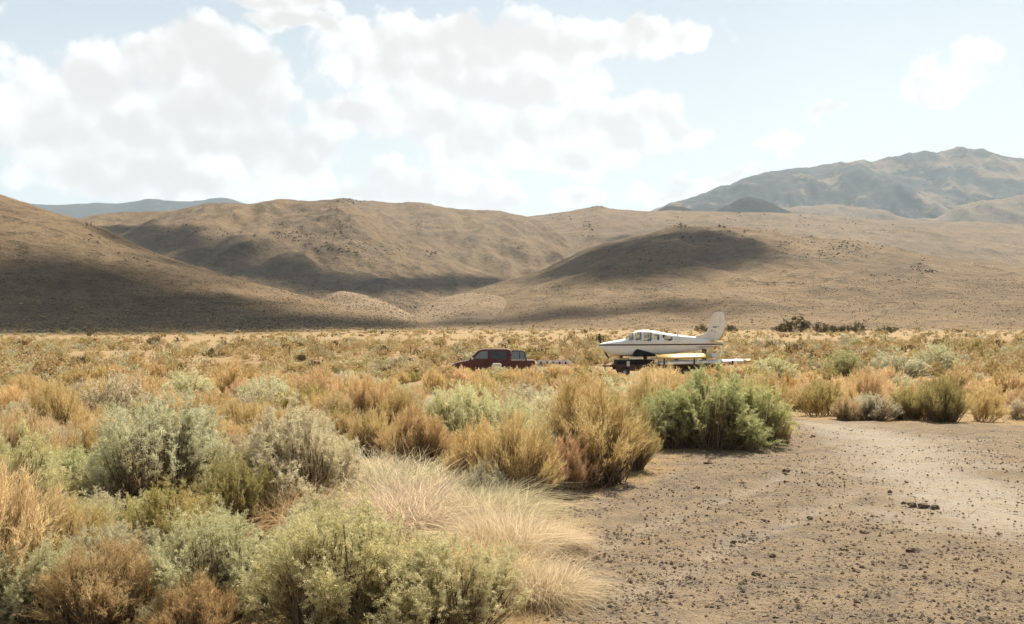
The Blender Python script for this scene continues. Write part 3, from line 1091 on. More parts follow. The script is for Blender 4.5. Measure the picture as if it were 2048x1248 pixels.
def fill(n, y0, y1, wlo, whi, tries, spacing, level, ulo=-30, uhi=2080, start=0):
    made = 0
    ya = np.exp(GR.uniform(math.log(y0), math.log(y1), tries))
    ua = GR.uniform(ulo, uhi, tries)
    xa_ = (ua - 1024.0) / FPX * ya
    wa = GR.uniform(wlo, whi, tries) * GR.uniform(0.8, 1.2, tries)
    okk = ~((dirt_amount(xa_, ya) > 0.25) & (ya < 26))
    okk &= ~((ya > 24) & (fbm(xa_ / 7.0, ya / 11.0, 2) < GR.uniform(-0.45, 0.15, tries)))
    for i in np.nonzero(okk)[0]:
        if made >= n:
            break
        x, y, u, w = float(xa_[i]), float(ya[i]), float(ua[i]), float(wa[i])
        if not clear_of(x, y, w * 0.5, spacing):
            continue
        h = w * GR.uniform(0.62, 1.0)
        z = float(ground_z(x, y))
        if y < 62:
            vtop = HZ - (z + h - EYE) / y * FPX
            bad = False
            for (a, b, lim) in LIMITS:
                if a - 12 < u < b + 12 and vtop < lim:
                    need = (HZ - lim) / FPX * y + EYE - z
                    if need < 0.28:
                        bad = True
                    h = min(h, need)
            if bad:
                continue
            if 55 < y < 72 and (890 < u < 1160 or 1180 < u < 1505):
                continue
        r = GR.random()
        vb = HZ - (z - EYE) / y * FPX
        vt = HZ - (z + h - EYE) / y * FPX
        # the blond mound and the straw by the dirt stay open, and so does the dark hollow
        if any(a < u < b2 and vb > c and vt < d for (a, b2, c, d) in KEEP_OPEN):
            continue
        half = w * 0.5 / y * FPX
        if y < 10 and any(u + half > a and u - half < b2 and vb > d - 5 and vt < d - 60 for (a, b2, d) in ((170, 480, 1025), (460, 740, 1030), (480, 1050, 1240))):
            continue
        if y < 10.5 and u < 1050:
            r2 = GR.random()
            if r2 < 0.42:
                kind, cn, word = 'sagebrush', 'sage', 'sage-green'
            elif r2 < 0.66:
                kind, cn, word = 'sagebrush', 'lime', 'yellow-green'
            elif r2 < 0.82:
                kind, cn, word = 'rabbitbrush', 'tan', 'tan'
            elif r2 < 0.92:
                kind, cn, word = 'rabbitbrush', 'ochre', 'ochre'
            else:
                kind, cn, word = 'sagebrush', 'olive', 'olive'
        elif r < 0.44:
            kind, cn, word = 'rabbitbrush', 'ochre', 'ochre'
        elif r < 0.66:
            kind, cn, word = 'rabbitbrush', 'tan', 'tan'
        elif r < 0.76:
            kind, cn, word = 'sagebrush', 'olive', 'olive'
        elif r < 0.92:
            kind, cn, word = 'sagebrush', 'sage', 'sage-green'
        else:
            kind, cn, word = 'sagebrush', 'grey', 'grey-green'
        zn = zone(x, y)
        lab = None
        o = place_plant(kind, x, y, w, h, COL[cn], lab, 'brush ' + zn, level, int(GR.integers(0, 50)), start + made)
        FILLED.append((o, cn, w, x, y))
        made += 1
    return made


c1a = fill(34, 5.6, 10.5, 0.75, 1.25, 2500, 0.50, 'near', uhi=1100, start=60)
c1 = fill(62, 9.5, 16.5, 0.5, 1.05, 4000, 0.48, 'near', uhi=1330, start=100)
c1b = fill(20, 9, 16.5, 0.45, 0.9, 1500, 0.6, 'near', start=250)
c2 = fill(170, 15, 31, 0.55, 1.15, 7000, 0.58, 'mid', start=300)
c3 = fill(130, 30, 58, 0.6, 1.35, 6000, 0.72, 'far', start=600)
c4 = 0
# low brush standing right against the vehicles
for k, (u, vt, y, w) in enumerate([(898, 731, 58, 1.3), (925, 735, 57, 1.1), (948, 738, 57.5, 1.0), (968, 739, 57, 1.0), (990, 735, 56, 1.3), (1012, 738, 57, 1.0), (1034, 737, 57, 1.1), (1056, 736, 57.5, 1.0),
                                  (1078, 729, 57, 1.2), (1100, 727, 57.5, 1.3), (1122, 731, 57, 1.1), (1148, 727, 58, 1.4), (1170, 724, 58, 1.4), (1196, 731, 56, 1.2), (1214, 737, 56.5, 1.2), (1232, 744, 56, 1.1),
                                  (1252, 748, 55.5, 1.1), (1272, 743, 56, 1.2), (1288, 734, 55, 1.3), (1304, 727, 55, 1.4), (1322, 736, 55, 1.2), (1345, 742, 55, 1.1), (1370, 744, 55, 1.1), (1395, 738, 55.5, 1.3), (1420, 733, 56, 1.3),
                                  (1446, 729, 56, 1.4), (1470, 726, 56, 1.4), (1496, 722, 57, 1.5), (1520, 719, 58, 1.5), (908, 737, 54, 1.2), (932, 740, 53, 1.2), (958, 741, 54, 1.2), (978, 738, 54.5, 1.1), (1000, 735, 54, 1.2), (1024, 741, 53, 1.2), (1046, 740, 54, 1.2), (1064, 735, 55, 1.2), (1222, 745, 53, 1.2), (1262, 748, 53, 1.2), (1312, 736, 52, 1.3), (1358, 744, 52, 1.3)]):
    x = ray_xy(u, y)
    h = (HZ - vt + (3 if u < 1075 else 0)) / FPX * y + EYE - float(ground_z(x, y)) + 0.05
    cn = ['ochre', 'tan', 'olive', 'sage', 'ochre'][k % 5]
    o = place_plant('rabbitbrush' if cn in ('ochre', 'tan') else 'sagebrush', x, y, w * 1.15, max(h, 0.35), COL[cn], None, None, 'far', k, 1700 + k)
    FILLED.append((o, cn, w, x, y))
print('PLANTS', c1, c2, c3, c4)

# dark brush clumps at the foot of the fan
for k, (u, v, wp, hp, cn, lab) in enumerate([
        (1592, 662, 70, 34, 'dk', 'largest dark thicket at the foot of the fan behind the aircraft tail'),
        (1560, 662, 36, 16, 'dk', 'low dark bush on the near side of the largest dark thicket'),
        (1640, 661, 40, 24, 'dk', 'dark bush second along from the largest dark thicket'),
        (1668, 662, 36, 18, 'dk', 'low dark bush in the middle of the dark row'),
        (1692, 659, 30, 18, 'dk', 'dark bush toward the end of the dark row'),
        (1717, 659, 32, 22, 'dk', 'round dark bush ending the dark row'),
        (1776, 658, 44, 16, 'dk', 'broken dark bush beyond the gap in the dark row'),
        (1402, 668, 34, 18, 'dk', 'dark bush showing over the fuselage ahead of the fin'),
        (1462, 668, 26, 18, 'dk', 'dark bush just past the fin'),
        (310, 692, 40, 24, 'br', 'greyish brown bush on the flat below the shadowed hillside'),
        (768, 710, 26, 22, 'dk', 'dark round bush on the sand short of the hills'),
        (602, 722, 34, 16, 'dk', 'dark leaning bush between the fence posts'),
        (540, 706, 26, 14, 'dk', 'dark bush beside the fence posts')]):
    d = 150.0 if v < 672 else None
    if d is None:
        x, y, z = ground_at(u, v)
    else:
        y = 190.0
        x = ray_xy(u, y)
    sc = y / FPX
    c = (0.085, 0.075, 0.035) if cn == 'dk' else (0.20, 0.15, 0.08)
    place_plant('sagebrush', x, y, wp * sc, hp * sc, c, lab, None, 'far', k + 3, 1500 + k)

# ---- everything farther off: one mass of small shrubs
def scatter_mass():
    g = rng(501)
    V, T, Cc = [], [], []
    n0 = 0
    tmpl = []
    for k in range(8):
        kw = dict(BROOM if k % 2 else SAGE)
        v, t, tone, hg, cur = bush_leaves(seed=700 + k, nst=17, twigs=3, lv=2, leaf_len=0.30, leaf_w=0.13, **kw)
        tmpl.append((v, t, tone, hg))
    fine = []
    for k in range(6):
        kw = dict(BROOM if k % 2 else SAGE)
        fine.append(bush_leaves(seed=760 + k, nst=32, twigs=3, lv=3, leaf_len=0.17, leaf_w=0.055, **kw)[:4])
    pal = [COL['ochre'], COL['tan'], COL['olive'], COL['sage'], COL['grey'], (0.16, 0.13, 0.06)]
    pr = [0.36, 0.31, 0.08, 0.13, 0.06, 0.06]
    m = 8000
    y = np.exp(g.uniform(math.log(58), math.log(330), m))
    u = g.uniform(-60, 2110, m)
    x = (u - 1024) / FPX * y
    den = fbm(x / 14.0, y / 22.0, 3)
    z = ground_z(x, y)
    hz = np.max([hill_z(h, x, y) for h in HILLS[:4]], axis=0)
    z = np.maximum(z, hz)
    cnt = 0
    for i in range(m):
        if y[i] > 105 and g.random() > 0.42:
            continue
        if den[i] < (g.uniform(-0.6, 0.08) if y[i] < 105 else g.uniform(-0.45, 0.15)):
            continue
        if y[i] < 72 and (885 < u[i] < 1165 or 1175 < u[i] < 1510):
            continue
        v, t, tone, hg = fine[int(g.integers(0, 6))] if y[i] < 105 else tmpl[int(g.integers(0, 8))]
        w = (g.uniform(0.65, 1.4) if y[i] < 105 else g.uniform(0.40, 0.95)) * (1.5 if g.random() < 0.06 else 1.0)
        a = g.random() * 6.283
        ca, sa = math.cos(a), math.sin(a)
        p = np.stack([(v[:, 0] * ca - v[:, 1] * sa) * w, (v[:, 0] * sa + v[:, 1] * ca) * w, v[:, 2] * w * g.uniform(0.55, 0.85)], -1)
        V.append(p + np.array([x[i], y[i], z[i] - 0.02]))
        T.append(t + n0)
        n0 += len(v)
        c = np.array(pal[int(g.choice(6, p=pr))]) * g.uniform(0.8, 1.2)
        low = c * 0.38 + np.array([0.33, 0.215, 0.085]) * 0.62
        f = np.clip((hg - 0.3) / 0.58, 0, 1)[:, None]
        Cc.append(np.minimum((low * (1 - f) + c * f) * (0.65 + 0.6 * tone)[:, None] * 1.32, 0.95))
        cnt += 1
    me = mesh_np('distant_brush', np.concatenate(V), tris=np.concatenate(T), cols=dict(col=np.concatenate(Cc)))
    o = obj('distant_brush', me, mat_vcol('distant_brush'))
    tag(o, 'far-off scatter of small desert shrubs across the flat', None, None, 'stuff')
    print('MASS', cnt)


scatter_mass()


def specks():
    """shrub dots and rock on the hillsides"""
    g = rng(601)
    octv = np.array([(1, 0, 0), (0, 1, 0), (-1, 0, 0), (0, -1, 0), (0, 0, 1)], float)
    octf = np.array([(0, 1, 4), (1, 2, 4), (2, 3, 4), (3, 0, 4)])

    def put(u, v, size, col, jitc, name, label, y0=150):
        x, y, z, ok = land_at(u, v)
        x, y, z, size = x[ok], y[ok], z[ok], size[ok]
        px = y / FPX
        n = len(x)
        s = (size * px)[:, None, None]
        a = g.random(n) * 6.28
        sh = g.uniform(0.6, 1.4, (n, 5, 1))
        P = octv[None] * sh
        P = np.stack([P[..., 0] * np.cos(a)[:, None] - P[..., 1] * np.sin(a)[:, None], P[..., 0] * np.sin(a)[:, None] + P[..., 1] * np.cos(a)[:, None], P[..., 2] * 0.85], -1) * s
        P = P + np.stack([x, y, z - size * px * 0.15], -1)[:, None, :]
        F = octf[None] + (np.arange(n) * 5)[:, None, None]
        c = np.array(col)[None] * (1 + g.normal(0, jitc, (n, 1)))
        c = np.clip(np.repeat(c, 5, 0), 0.015, 0.6)
        me = mesh_np(name, P.reshape(-1, 3), tris=F.reshape(-1, 3), cols=dict(col=c))
        o = obj(name, me, mat_vcol(name, 0.0))
        tag(o, label, None, None, 'stuff')

    n = 34000
    u = g.uniform(-40, 2090, n)
    v = np.where(g.random(n) < 0.5, g.uniform(560, 660, n), g.uniform(400, 640, n))
    more = g.random(n) < 0.42
    u = np.where(more, g.uniform(-40, 840, n), u)
    v = np.where(more, 664 - 180 * g.random(n) ** 1.7, v)
    cl = fbm(u / 90.0, v / 26.0, 3)
    keep = cl > g.uniform(-0.75, 0.35, n)
    u, v = u[keep], v[keep]
    sz = g.uniform(0.7, 1.9, len(u)) * (0.75 + 0.45 * np.clip((v - 450) / 200, 0, 1))
    put(u, v, sz, (0.145, 0.12, 0.066), 0.40, 'hillside_scrub', 'dark dots of scrub over the dry hillsides')
    # outcrops
    ell = [(695, 401, 24, 5, 40), (720, 402, 12, 4, 16), (660, 485, 80, 20, 90), (560, 475, 60, 12, 40), (740, 505, 60, 16, 50), (860, 508, 14, 8, 26), (600, 440, 90, 16, 22),
           (700, 430, 30, 30, 22), (835, 450, 16, 14, 14), (1000, 490, 60, 10, 20), (1120, 436, 40, 6, 16), (1175, 465, 12, 22, 22), (1195, 416, 14, 4, 14), (1362, 452, 14, 4, 26),
           (1446, 454, 10, 3, 14), (1500, 462, 60, 4, 26), (1400, 480, 120, 14, 50), (1300, 520, 120, 30, 60), (1640, 495, 90, 24, 120), (1720, 500, 60, 14, 50), (1838, 535, 16, 9, 30), (1860, 545, 20, 5, 18), (1846, 518, 6, 5, 8),
           (1780, 560, 60, 14, 40), (200, 475, 40, 20, 26), (180, 450, 20, 6, 10), (260, 520, 70, 20, 26), (420, 470, 70, 14, 26), (350, 460, 60, 10, 16), (880, 622, 60, 14, 50), (1560, 440, 260, 14, 60), (1750, 455, 120, 12, 26)]
    U, W, S = [], [], []
    for (a, b, ra, rb, k) in ell:
        th = g.random(k) * 6.28
        s = np.sqrt(g.random(k))
        U.append(a + ra * s * np.cos(th))
        W.append(b + rb * s * np.sin(th))
        S.append(g.uniform(1.2, 3.4, k))
    put(np.concatenate(U), np.concatenate(W), np.concatenate(S), (0.095, 0.075, 0.055), 0.3, 'rock_outcrops', 'broken dark rock outcrops on the hills')


specks()


# ---- say which bush is which: by size, colour and the nearest thing one can find
def label_plants():
    marks = []
    short = {0: 'the tall sage-green bush', 1: 'the rounded pale green bush', 2: 'the flowering foreground bush', 6: 'the tangled brown bush in the corner', 9: 'the golden brown bush by the pale twigs',
             10: 'the tallest golden thicket', 13: 'the big green bush at the turn-out', 17: 'the bush with long bare stems', 18: 'the dark-footed ochre bush', 19: 'the pinkish tan bush', 21: 'the bleached grey bush',
             24: 'the green-topped bush with black shadow', 25: 'the bush with a black hollow', 31: 'the round orange bush', 32: 'the dark-footed olive bush by the track', 34: 'the pale grey-green cushion',
             36: 'the tall olive bush by the track', 37: 'the dark green bush past the track', 43: 'the smooth blond grass mound'}
    for k, nm in short.items():
        x, y, r = PLANTED[k]
        marks.append((x, y, nm))
    for u in (915, 985, 1045):
        marks.append((ray_xy(u, 63.0), 63.0, {915: 'the bonnet of the red pickup', 985: 'the cab of the red pickup', 1045: 'the bed of the red pickup'}[u]))
    marks.append((ray_xy(1115, 63.0), 63.0, 'the pale trailer behind the pickup'))
    for u in (1210, 1280, 1360, 1440):
        marks.append((ray_xy(u, 61.0), 61.0, {1210: 'the aircraft propeller', 1280: 'the aircraft cabin', 1360: 'the rear fuselage of the aircraft', 1440: 'the aircraft fin'}[u]))
    for u, vb in ((579, 723), (637, 719), (822, 713)):
        x, y, z = ground_at(u, vb)
        marks.append((x, y, {579: 'the first thin fence post', 637: 'the second thin fence post', 822: 'the third thin fence post'}[u]))
    words_ = dict(ochre='ochre', tan='tan', olive='olive', sage='sage-green', grey='grey-green', lime='yellow-green')
    ordn = ['', 'second ', 'third ', 'fourth ', 'fifth ', 'sixth ', 'seventh ', 'eighth ', 'ninth ', 'tenth ', 'eleventh ', 'twelfth ', 'thirteenth ', 'fourteenth ', 'fifteenth ', 'sixteenth ']
    buckets = {}
    for (o, cn, w, x, y) in FILLED:
        best = min(marks, key=lambda m: math.hypot((x / y - m[0] / m[1]) * 40, 14 * math.log(y / m[1])))
        du = (x / y - best[0] / best[1]) * FPX
        dy = y - best[1]
        if abs(du) < 34 * 14 / best[1] + 14:
            rel = 'behind' if dy > 0 else 'in front of'
        else:
            rel = 'to the left of' if du < 0 else 'to the right of'
        size = 'small' if w < 0.62 else ('middling' if w < 0.88 else 'broad')
        buckets.setdefault((size, words_.get(cn, cn), rel, best[2]), []).append((abs(du) + abs(dy) * 3, o))
    for (size, word, rel, nm), lst in buckets.items():
        lst.sort(key=lambda t: t[0])
        for i, (dd, o) in enumerate(lst):
            if len(lst) == 1:
                o['label'] = '%s %s bush %s %s' % (size, word, rel, nm)
            else:
                o['label'] = '%snearest %s %s bush %s %s' % (ordn[min(i, 15)], size, word, rel, nm)
            o['group'] = 'brush on the flat'


label_plants()

# ------------------------------------------------------------------ aircraft, wings, trailers, pickup
import bmesh


def mat_plain(name, col, rough=0.5, metal=0.0, spec=0.4, dirt=0.25, dcol=(0.30, 0.24, 0.16), scale=2.5):
    m, N = new_mat(name)
    tc = N.n('ShaderNodeTexCoord')
    n1 = N.noise(tc.outputs['Object'], scale, 5, 0.65)
    n2 = N.noise(tc.outputs['Object'], scale * 9, 3, 0.6)
    f = N.m('MULTIPLY', N.smooth(N.m('ADD', N.m('MULTIPLY', n1, 0.7), N.m('MULTIPLY', n2, 0.3)), 0.42, 0.70), dirt)
    c = N.mix(f, rgb(*col), rgb(*dcol))
    principled(N, c, rough, metal, n2, 0.08, 0.01, spec)
    return m


def mat_glass(name, tint=(0.75, 0.8, 0.78), clear=0.8):
    m, N = new_mat(name)
    out = N.n('ShaderNodeOutputMaterial')
    t = N.n('ShaderNodeBsdfTransparent')
    t.inputs[0].default_value = rgb(*tint)
    g = N.n('ShaderNodeBsdfGlossy')
    g.inputs[0].default_value = rgb(0.8, 0.8, 0.8)
    g.inputs['Roughness'].default_value = 0.08
    s = N.n('ShaderNodeMixShader')
    s.inputs[0].default_value = 1 - clear
    N.put(s.inputs[1], t.outputs[0])
    N.put(s.inputs[2], g.outputs[0])
    N.put(out.inputs[0], s.outputs[0])
    return m


def mat_fuselage():
    m, N = new_mat('weathered_white_paint')
    tc = N.n('ShaderNodeTexCoord')
    sp = N.n('ShaderNodeSeparateXYZ')
    N.put(sp.inputs[0], tc.outputs['Object'])
    x, z = sp.outputs[0], sp.outputs[2]
    n1 = N.noise(tc.outputs['Object'], 1.6, 5, 0.65)
    n2 = N.noise(tc.outputs['Object'], 11, 4, 0.6)
    c = N.mix(N.m('MULTIPLY', N.smooth(n1, 0.45, 0.72), 0.35), rgb(0.80, 0.79, 0.75), rgb(0.50, 0.44, 0.33))
    c = N.mix(N.m('MULTIPLY', N.smooth(n2, 0.58, 0.75), 0.2), c, rgb(0.42, 0.38, 0.30))
    # thin dark cheat line and the gold sweep under the tail
    line = N.m('SUBTRACT', z, N.m('ADD', 1.985, N.m('MULTIPLY', x, 0.006)))
    on = N.m('LESS_THAN', N.m('ABSOLUTE', line), 0.045)
    c = N.mix(on, c, rgb(0.07, 0.045, 0.02))
    gold = N.m('MULTIPLY', N.m('LESS_THAN', N.m('ABSOLUTE', N.m('ADD', line, 0.16)), 0.022), N.m('GREATER_THAN', x, 6.3))
    c = N.mix(gold, c, rgb(0.16, 0.10, 0.03))
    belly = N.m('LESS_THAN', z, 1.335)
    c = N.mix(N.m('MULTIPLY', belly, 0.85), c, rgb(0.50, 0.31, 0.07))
    principled(N, c, 0.42, 0, n2, 0.05, 0.01, 0.4)
    return m


M_WHITE = mat_fuselage()
M_PAINT = mat_plain('aged_white_paint', (0.80, 0.78, 0.73), 0.45, dirt=0.3)
M_GOLD = mat_plain('faded_gold_paint', (0.60, 0.42, 0.15), 0.5, dirt=0.3, dcol=(0.30, 0.18, 0.06))
M_DARK = mat_plain('dark_parts_and_shade', (0.02, 0.02, 0.022), 0.9, dirt=0.2, dcol=(0.06, 0.05, 0.04))  # near-black for dark parts and for shade built as solid blocks
M_RUBBER = mat_plain('tyre_rubber', (0.022, 0.022, 0.022), 0.85, dirt=0.35, dcol=(0.12, 0.10, 0.075), scale=6)
M_STEEL = mat_plain('dull_steel', (0.42, 0.41, 0.39), 0.45, 0.7, dirt=0.5)
M_RUST = mat_plain('rusty_frame', (0.10, 0.06, 0.04), 0.85, 0.1, dirt=0.5, dcol=(0.20, 0.10, 0.05))
M_GLASS = mat_glass('cabin_glass')
M_TINT = mat_glass('tinted_glass', (0.10, 0.13, 0.12), 0.80)
M_PALE = mat_plain('pale_trailer_paint', (0.74, 0.68, 0.60), 0.6, dirt=0.35)
M_SEAT = mat_plain('seat_cloth', (0.055, 0.045, 0.04), 0.95, dirt=0.2)


def bm_obj(name, bm, mat, parent=None, smooth=False, bevel=0.0):
    if bevel > 0:
        bmesh.ops.bevel(bm, geom=[e for e in bm.edges if len(e.link_faces) == 2 and e.calc_face_angle(0) > 0.6], offset=bevel, segments=2, affect='EDGES', profile=0.6)
    bmesh.ops.recalc_face_normals(bm, faces=bm.faces)
    me = bpy.data.meshes.new(name)
    bm.to_mesh(me)
    bm.free()
    for p in me.polygons:
        p.use_smooth = smooth
    return obj(name, me, mat, parent)


def bm_box(bm, x0, x1, y0, y1, z0, z1):
    vs = [bm.verts.new(p) for p in [(x0, y0, z0), (x1, y0, z0), (x1, y1, z0), (x0, y1, z0), (x0, y0, z1), (x1, y0, z1), (x1, y1, z1), (x0, y1, z1)]]
    for f in [(0, 3, 2, 1), (4, 5, 6, 7), (0, 1, 5, 4), (1, 2, 6, 5), (2, 3, 7, 6), (3, 0, 4, 7)]:
        bm.faces.new([vs[i] for i in f])
    return vs


def bm_prism(bm, poly, y0, y1, tz=None):
    """side-view outline (x, z) given thickness across y"""
    a = [bm.verts.new((x, y0, z)) for x, z in poly]
    b = [bm.verts.new((x, y1, z)) for x, z in poly]
    bm.faces.new(a)
    bm.faces.new(b[::-1])
    n = len(poly)
    for i in range(n):
        bm.faces.new([a[i], b[i], b[(i + 1) % n], a[(i + 1) % n]])


def bm_lathe(bm, prof, axis_pt, n=20):
    """profile (radius, y) turned round an axis along y"""
    cx, cz = axis_pt
    rings = []
    for r, y in prof:
        rings.append([bm.verts.new((cx + r * math.cos(2 * math.pi * k / n), y, cz + r * math.sin(2 * math.pi * k / n))) for k in range(n)])
    for i in range(len(rings) - 1):
        for k in range(n):
            bm.faces.new([rings[i][k], rings[i][(k + 1) % n], rings[i + 1][(k + 1) % n], rings[i + 1][k]])
    bm.faces.new(rings[0])
    bm.faces.new(rings[-1][::-1])


def bm_tube(bm, p, q, r0, r1=None, n=8):
    r1 = r0 if r1 is None else r1
    p, q = Vector(p), Vector(q)
    d = (q - p).normalized()
    a = d.orthogonal().normalized()
    b = d.cross(a)
    R1 = [bm.verts.new(p + (a * math.cos(t) + b * math.sin(t)) * r0) for t in [2 * math.pi * k / n for k in range(n)]]
    R2 = [bm.verts.new(q + (a * math.cos(t) + b * math.sin(t)) * r1) for t in [2 * math.pi * k / n for k in range(n)]]
    for k in range(n):
        bm.faces.new([R1[k], R1[(k + 1) % n], R2[(k + 1) % n], R2[k]])
    bm.faces.new(R1[::-1])
    bm.faces.new(R2)


def wheel(parent, x, y, z, r, w):
    """tyre with a rim set in it"""
    bm = bmesh.new()
    bm_lathe(bm, [(r * 0.62, y - w * 0.42), (r * 0.86, y - w * 0.5), (r * 0.97, y - w * 0.36), (r, y - w * 0.15), (r, y + w * 0.15), (r * 0.97, y + w * 0.36), (r * 0.86, y + w * 0.5), (r * 0.62, y + w * 0.42)], (x, z), 24)
    t = bm_obj('wheel', bm, M_RUBBER, parent, True)
    bm = bmesh.new()
    bm_lathe(bm, [(r * 0.10, y - w * 0.46), (r * 0.52, y - w * 0.38), (r * 0.61, y - w * 0.45), (r * 0.61, y + w * 0.45), (r * 0.52, y + w * 0.38), (r * 0.10, y + w * 0.46)], (x, z), 20)
    bm_obj('rim', bm, M_STEEL, t, True)
    return t


# ---- the aircraft: side-on, nose toward the pickup. x from nose, z above the ground it stands over
PY = 61.0
PS = PY / FPX
PX0, PV0 = 1195.0, 752.0


def pl(u, v):
    return ((u - PX0) * PS, (PV0 - v) * PS)


PLANE_BASE = EYE - (PV0 - HZ) / FPX * PY
plane = empty('light_aircraft', (ray_xy(PX0, PY), PY, PLANE_BASE))
tag(plane, 'white low-wing light aircraft with its wings taken off, resting on a trailer', 'aircraft')

top = [pl(*p) for p in [(1198, 688), (1206, 685.5), (1220, 682.5), (1236, 680), (1248, 677.5), (1254, 673), (1262, 667), (1270, 662.5), (1280, 660), (1292, 659.5), (1304, 661), (1320, 664),
                        (1340, 667.5), (1365, 671), (1390, 673.5), (1410, 676.5), (1430, 680), (1446, 683)]]
bot = [pl(*p) for p in [(1198, 695), (1204, 699), (1212, 706), (1222, 710.5), (1240, 712), (1270, 713), (1300, 713), (1330, 709), (1360, 705.5), (1390, 701.5), (1420, 696), (1446, 689)]]
wid = [(0.0, 0.16), (0.25, 0.30), (0.7, 0.46), (1.7, 0.56), (2.6, 0.60), (3.6, 0.58), (4.8, 0.42), (6.2, 0.22), (7.6, 0.09), (8.1, 0.06)]
xs = np.arange(top[0][0], top[-1][0], 0.045)
tz = np.interp(xs, [p[0] for p in top], [p[1] for p in top])
bz = np.interp(xs, [p[0] for p in bot], [p[1] for p in bot])
kern = np.array([1, 2, 3, 2, 1]) / 9.0
tz[2:-2] = np.convolve(tz, kern, 'valid')
bz[2:-2] = np.convolve(bz, kern, 'valid')
hw = np.interp(xs, [p[0] for p in wid], [p[1] for p in wid])
NR = 56
ang = np.linspace(0, 2 * math.pi, NR, endpoint=False) - math.pi / 2
BELT = pl(0, 682)[1]
rings = []
for i, x in enumerate(xs):
    c, s = np.cos(ang), np.sin(ang)
    yy = hw[i] * np.sign(c) * np.abs(c) ** 0.72
    zz = (tz[i] + bz[i]) / 2 + (tz[i] - bz[i]) / 2 * np.sign(s) * np.abs(s) ** 0.80
    over = np.clip((zz - BELT) / 0.72, 0, 1)
    yy = yy * (1 - 0.30 * over)
    rings.append(np.stack([np.full(NR, x), yy, zz], -1))
rings = np.array(rings)
WINDOWS = [  # outlines in side view
    [pl(*p) for p in [(1255.5, 680.5), (1265.5, 680.5), (1265.5, 667.5), (1263, 668.5), (1257, 674.5)]],
    [pl(*p) for p in [(1268, 680.5), (1281, 680.5), (1281, 664), (1272, 665), (1268, 667.5)]],
    [pl(*p) for p in [(1284.5, 680.5), (1302, 680.5), (1302, 666), (1298, 664.5), (1286, 664)]],
    [pl(*p) for p in [(1305.5, 680.5), (1317, 680.5), (1317, 669.5), (1305.5, 667)]],
    [pl(*p) for p in [(1326, 680.5), (1344, 680.5), (1343.5, 675), (1326, 670.5)]],
]
cen = (rings[:-1] + rings[1:]) / 2
cen = (cen + np.roll(cen, -1, axis=1)) / 2            # face centres
win = np.full(cen.shape[:2], -1)
for k, poly in enumerate(WINDOWS):
    ins = in_poly(cen[..., 0], cen[..., 2], poly) & (np.abs(cen[..., 1]) > 0.18)
    win[ins] = k
xw0, xw1 = pl(1250.5, 0)[0], pl(1266, 0)[0]
shield = (cen[..., 0] > xw0) & (cen[..., 0] < xw1) & (cen[..., 2] > BELT + 0.12) & (np.abs(cen[..., 1]) < 0.36)
win[shield & (win < 0)] = 9
idx = np.arange(len(xs) * NR).reshape(len(xs), NR)
quad = np.stack([idx[:-1], np.roll(idx, -1, 1)[:-1], np.roll(idx, -1, 1)[1:], idx[1:]], -1)
keepq = quad[win < 0].reshape(-1, 4)
Vf = rings.reshape(-1, 3)
n0 = len(Vf)
caps = np.array([[xs[0] - 0.02, 0, (tz[0] + bz[0]) / 2], [xs[-1] + 0.03, 0, (tz[-1] + bz[-1]) / 2]])
ct = [(n0, idx[0][(k + 1) % NR], idx[0][k]) for k in range(NR)] + [(n0 + 1, idx[-1][k], idx[-1][(k + 1) % NR]) for k in range(NR)]
me = mesh_np('fuselage', np.concatenate([Vf, caps]), quads=keepq, tris=ct, smooth=True)
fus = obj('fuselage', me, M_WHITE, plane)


def sub_faces(name, mask, mat, inset):
    q = quad[mask].reshape(-1, 4)
    if len(q) == 0:
        return
    used, inv = np.unique(q.ravel(), return_inverse=True)
    v = Vf[used].copy()
    cy = np.sign(v[:, 1]) * inset
    v[:, 1] -= cy
    v[:, 2] -= inset * 0.4
    me = mesh_np(name, v, quads=inv.reshape(-1, 4), smooth=True)
    return obj(name, me, mat, plane)


for k in range(len(WINDOWS)):
    for sgn in (-1, 1):
        sub_faces('cabin_window', (win == k) & (np.sign(cen[..., 1]) == sgn), M_GLASS, 0.012)
sub_faces('windshield', win == 9, M_GLASS, 0.012)

# cabin floor, panel and seats seen through the windows
bm = bmesh.new()
x0, z0 = pl(1250, 684)
bm_box(bm, x0, x0 + 0.12, -0.42, 0.42, z0 - 0.3, z0 + 0.06)
bm_obj('instrument_panel', bm, M_SEAT, plane)
for su, h in ((1272, 677), (1297, 676.5), (1322, 669), (1335, 678)):
    for sy in (-0.26, 0.26):
        x0, zt = pl(su, h)
        _, zb = pl(su, 692)
        bm = bmesh.new()
        bm_prism(bm, [(x0 - 0.30, zb), (x0 + 0.02, zb), (x0 + 0.18, zt - 0.02), (x0 + 0.12, zt), (x0 + 0.06, zt - 0.03), (x0 - 0.05, zb + 0.14), (x0 - 0.30, zb + 0.12)], sy - 0.17, sy + 0.17)
        bm_obj('seat', bm, M_SEAT, plane, False, 0.02)

# dark block on both sides, painting the shade inside the wing-root opening
for sgn in (-1, 1):
    bm = bmesh.new()
    poly = [pl(*p) for p in [(1263, 709.5), (1266, 702), (1272, 697.5), (1282, 700), (1300, 705), (1318, 710.5), (1300, 712.5), (1270, 712.5)]]
    i = int(np.argmin(np.abs(xs - 2.6)))
    bm_prism(bm, poly, sgn * 0.44, sgn * 0.60)
    bm_obj('wing_root_shade', bm, M_DARK, plane)

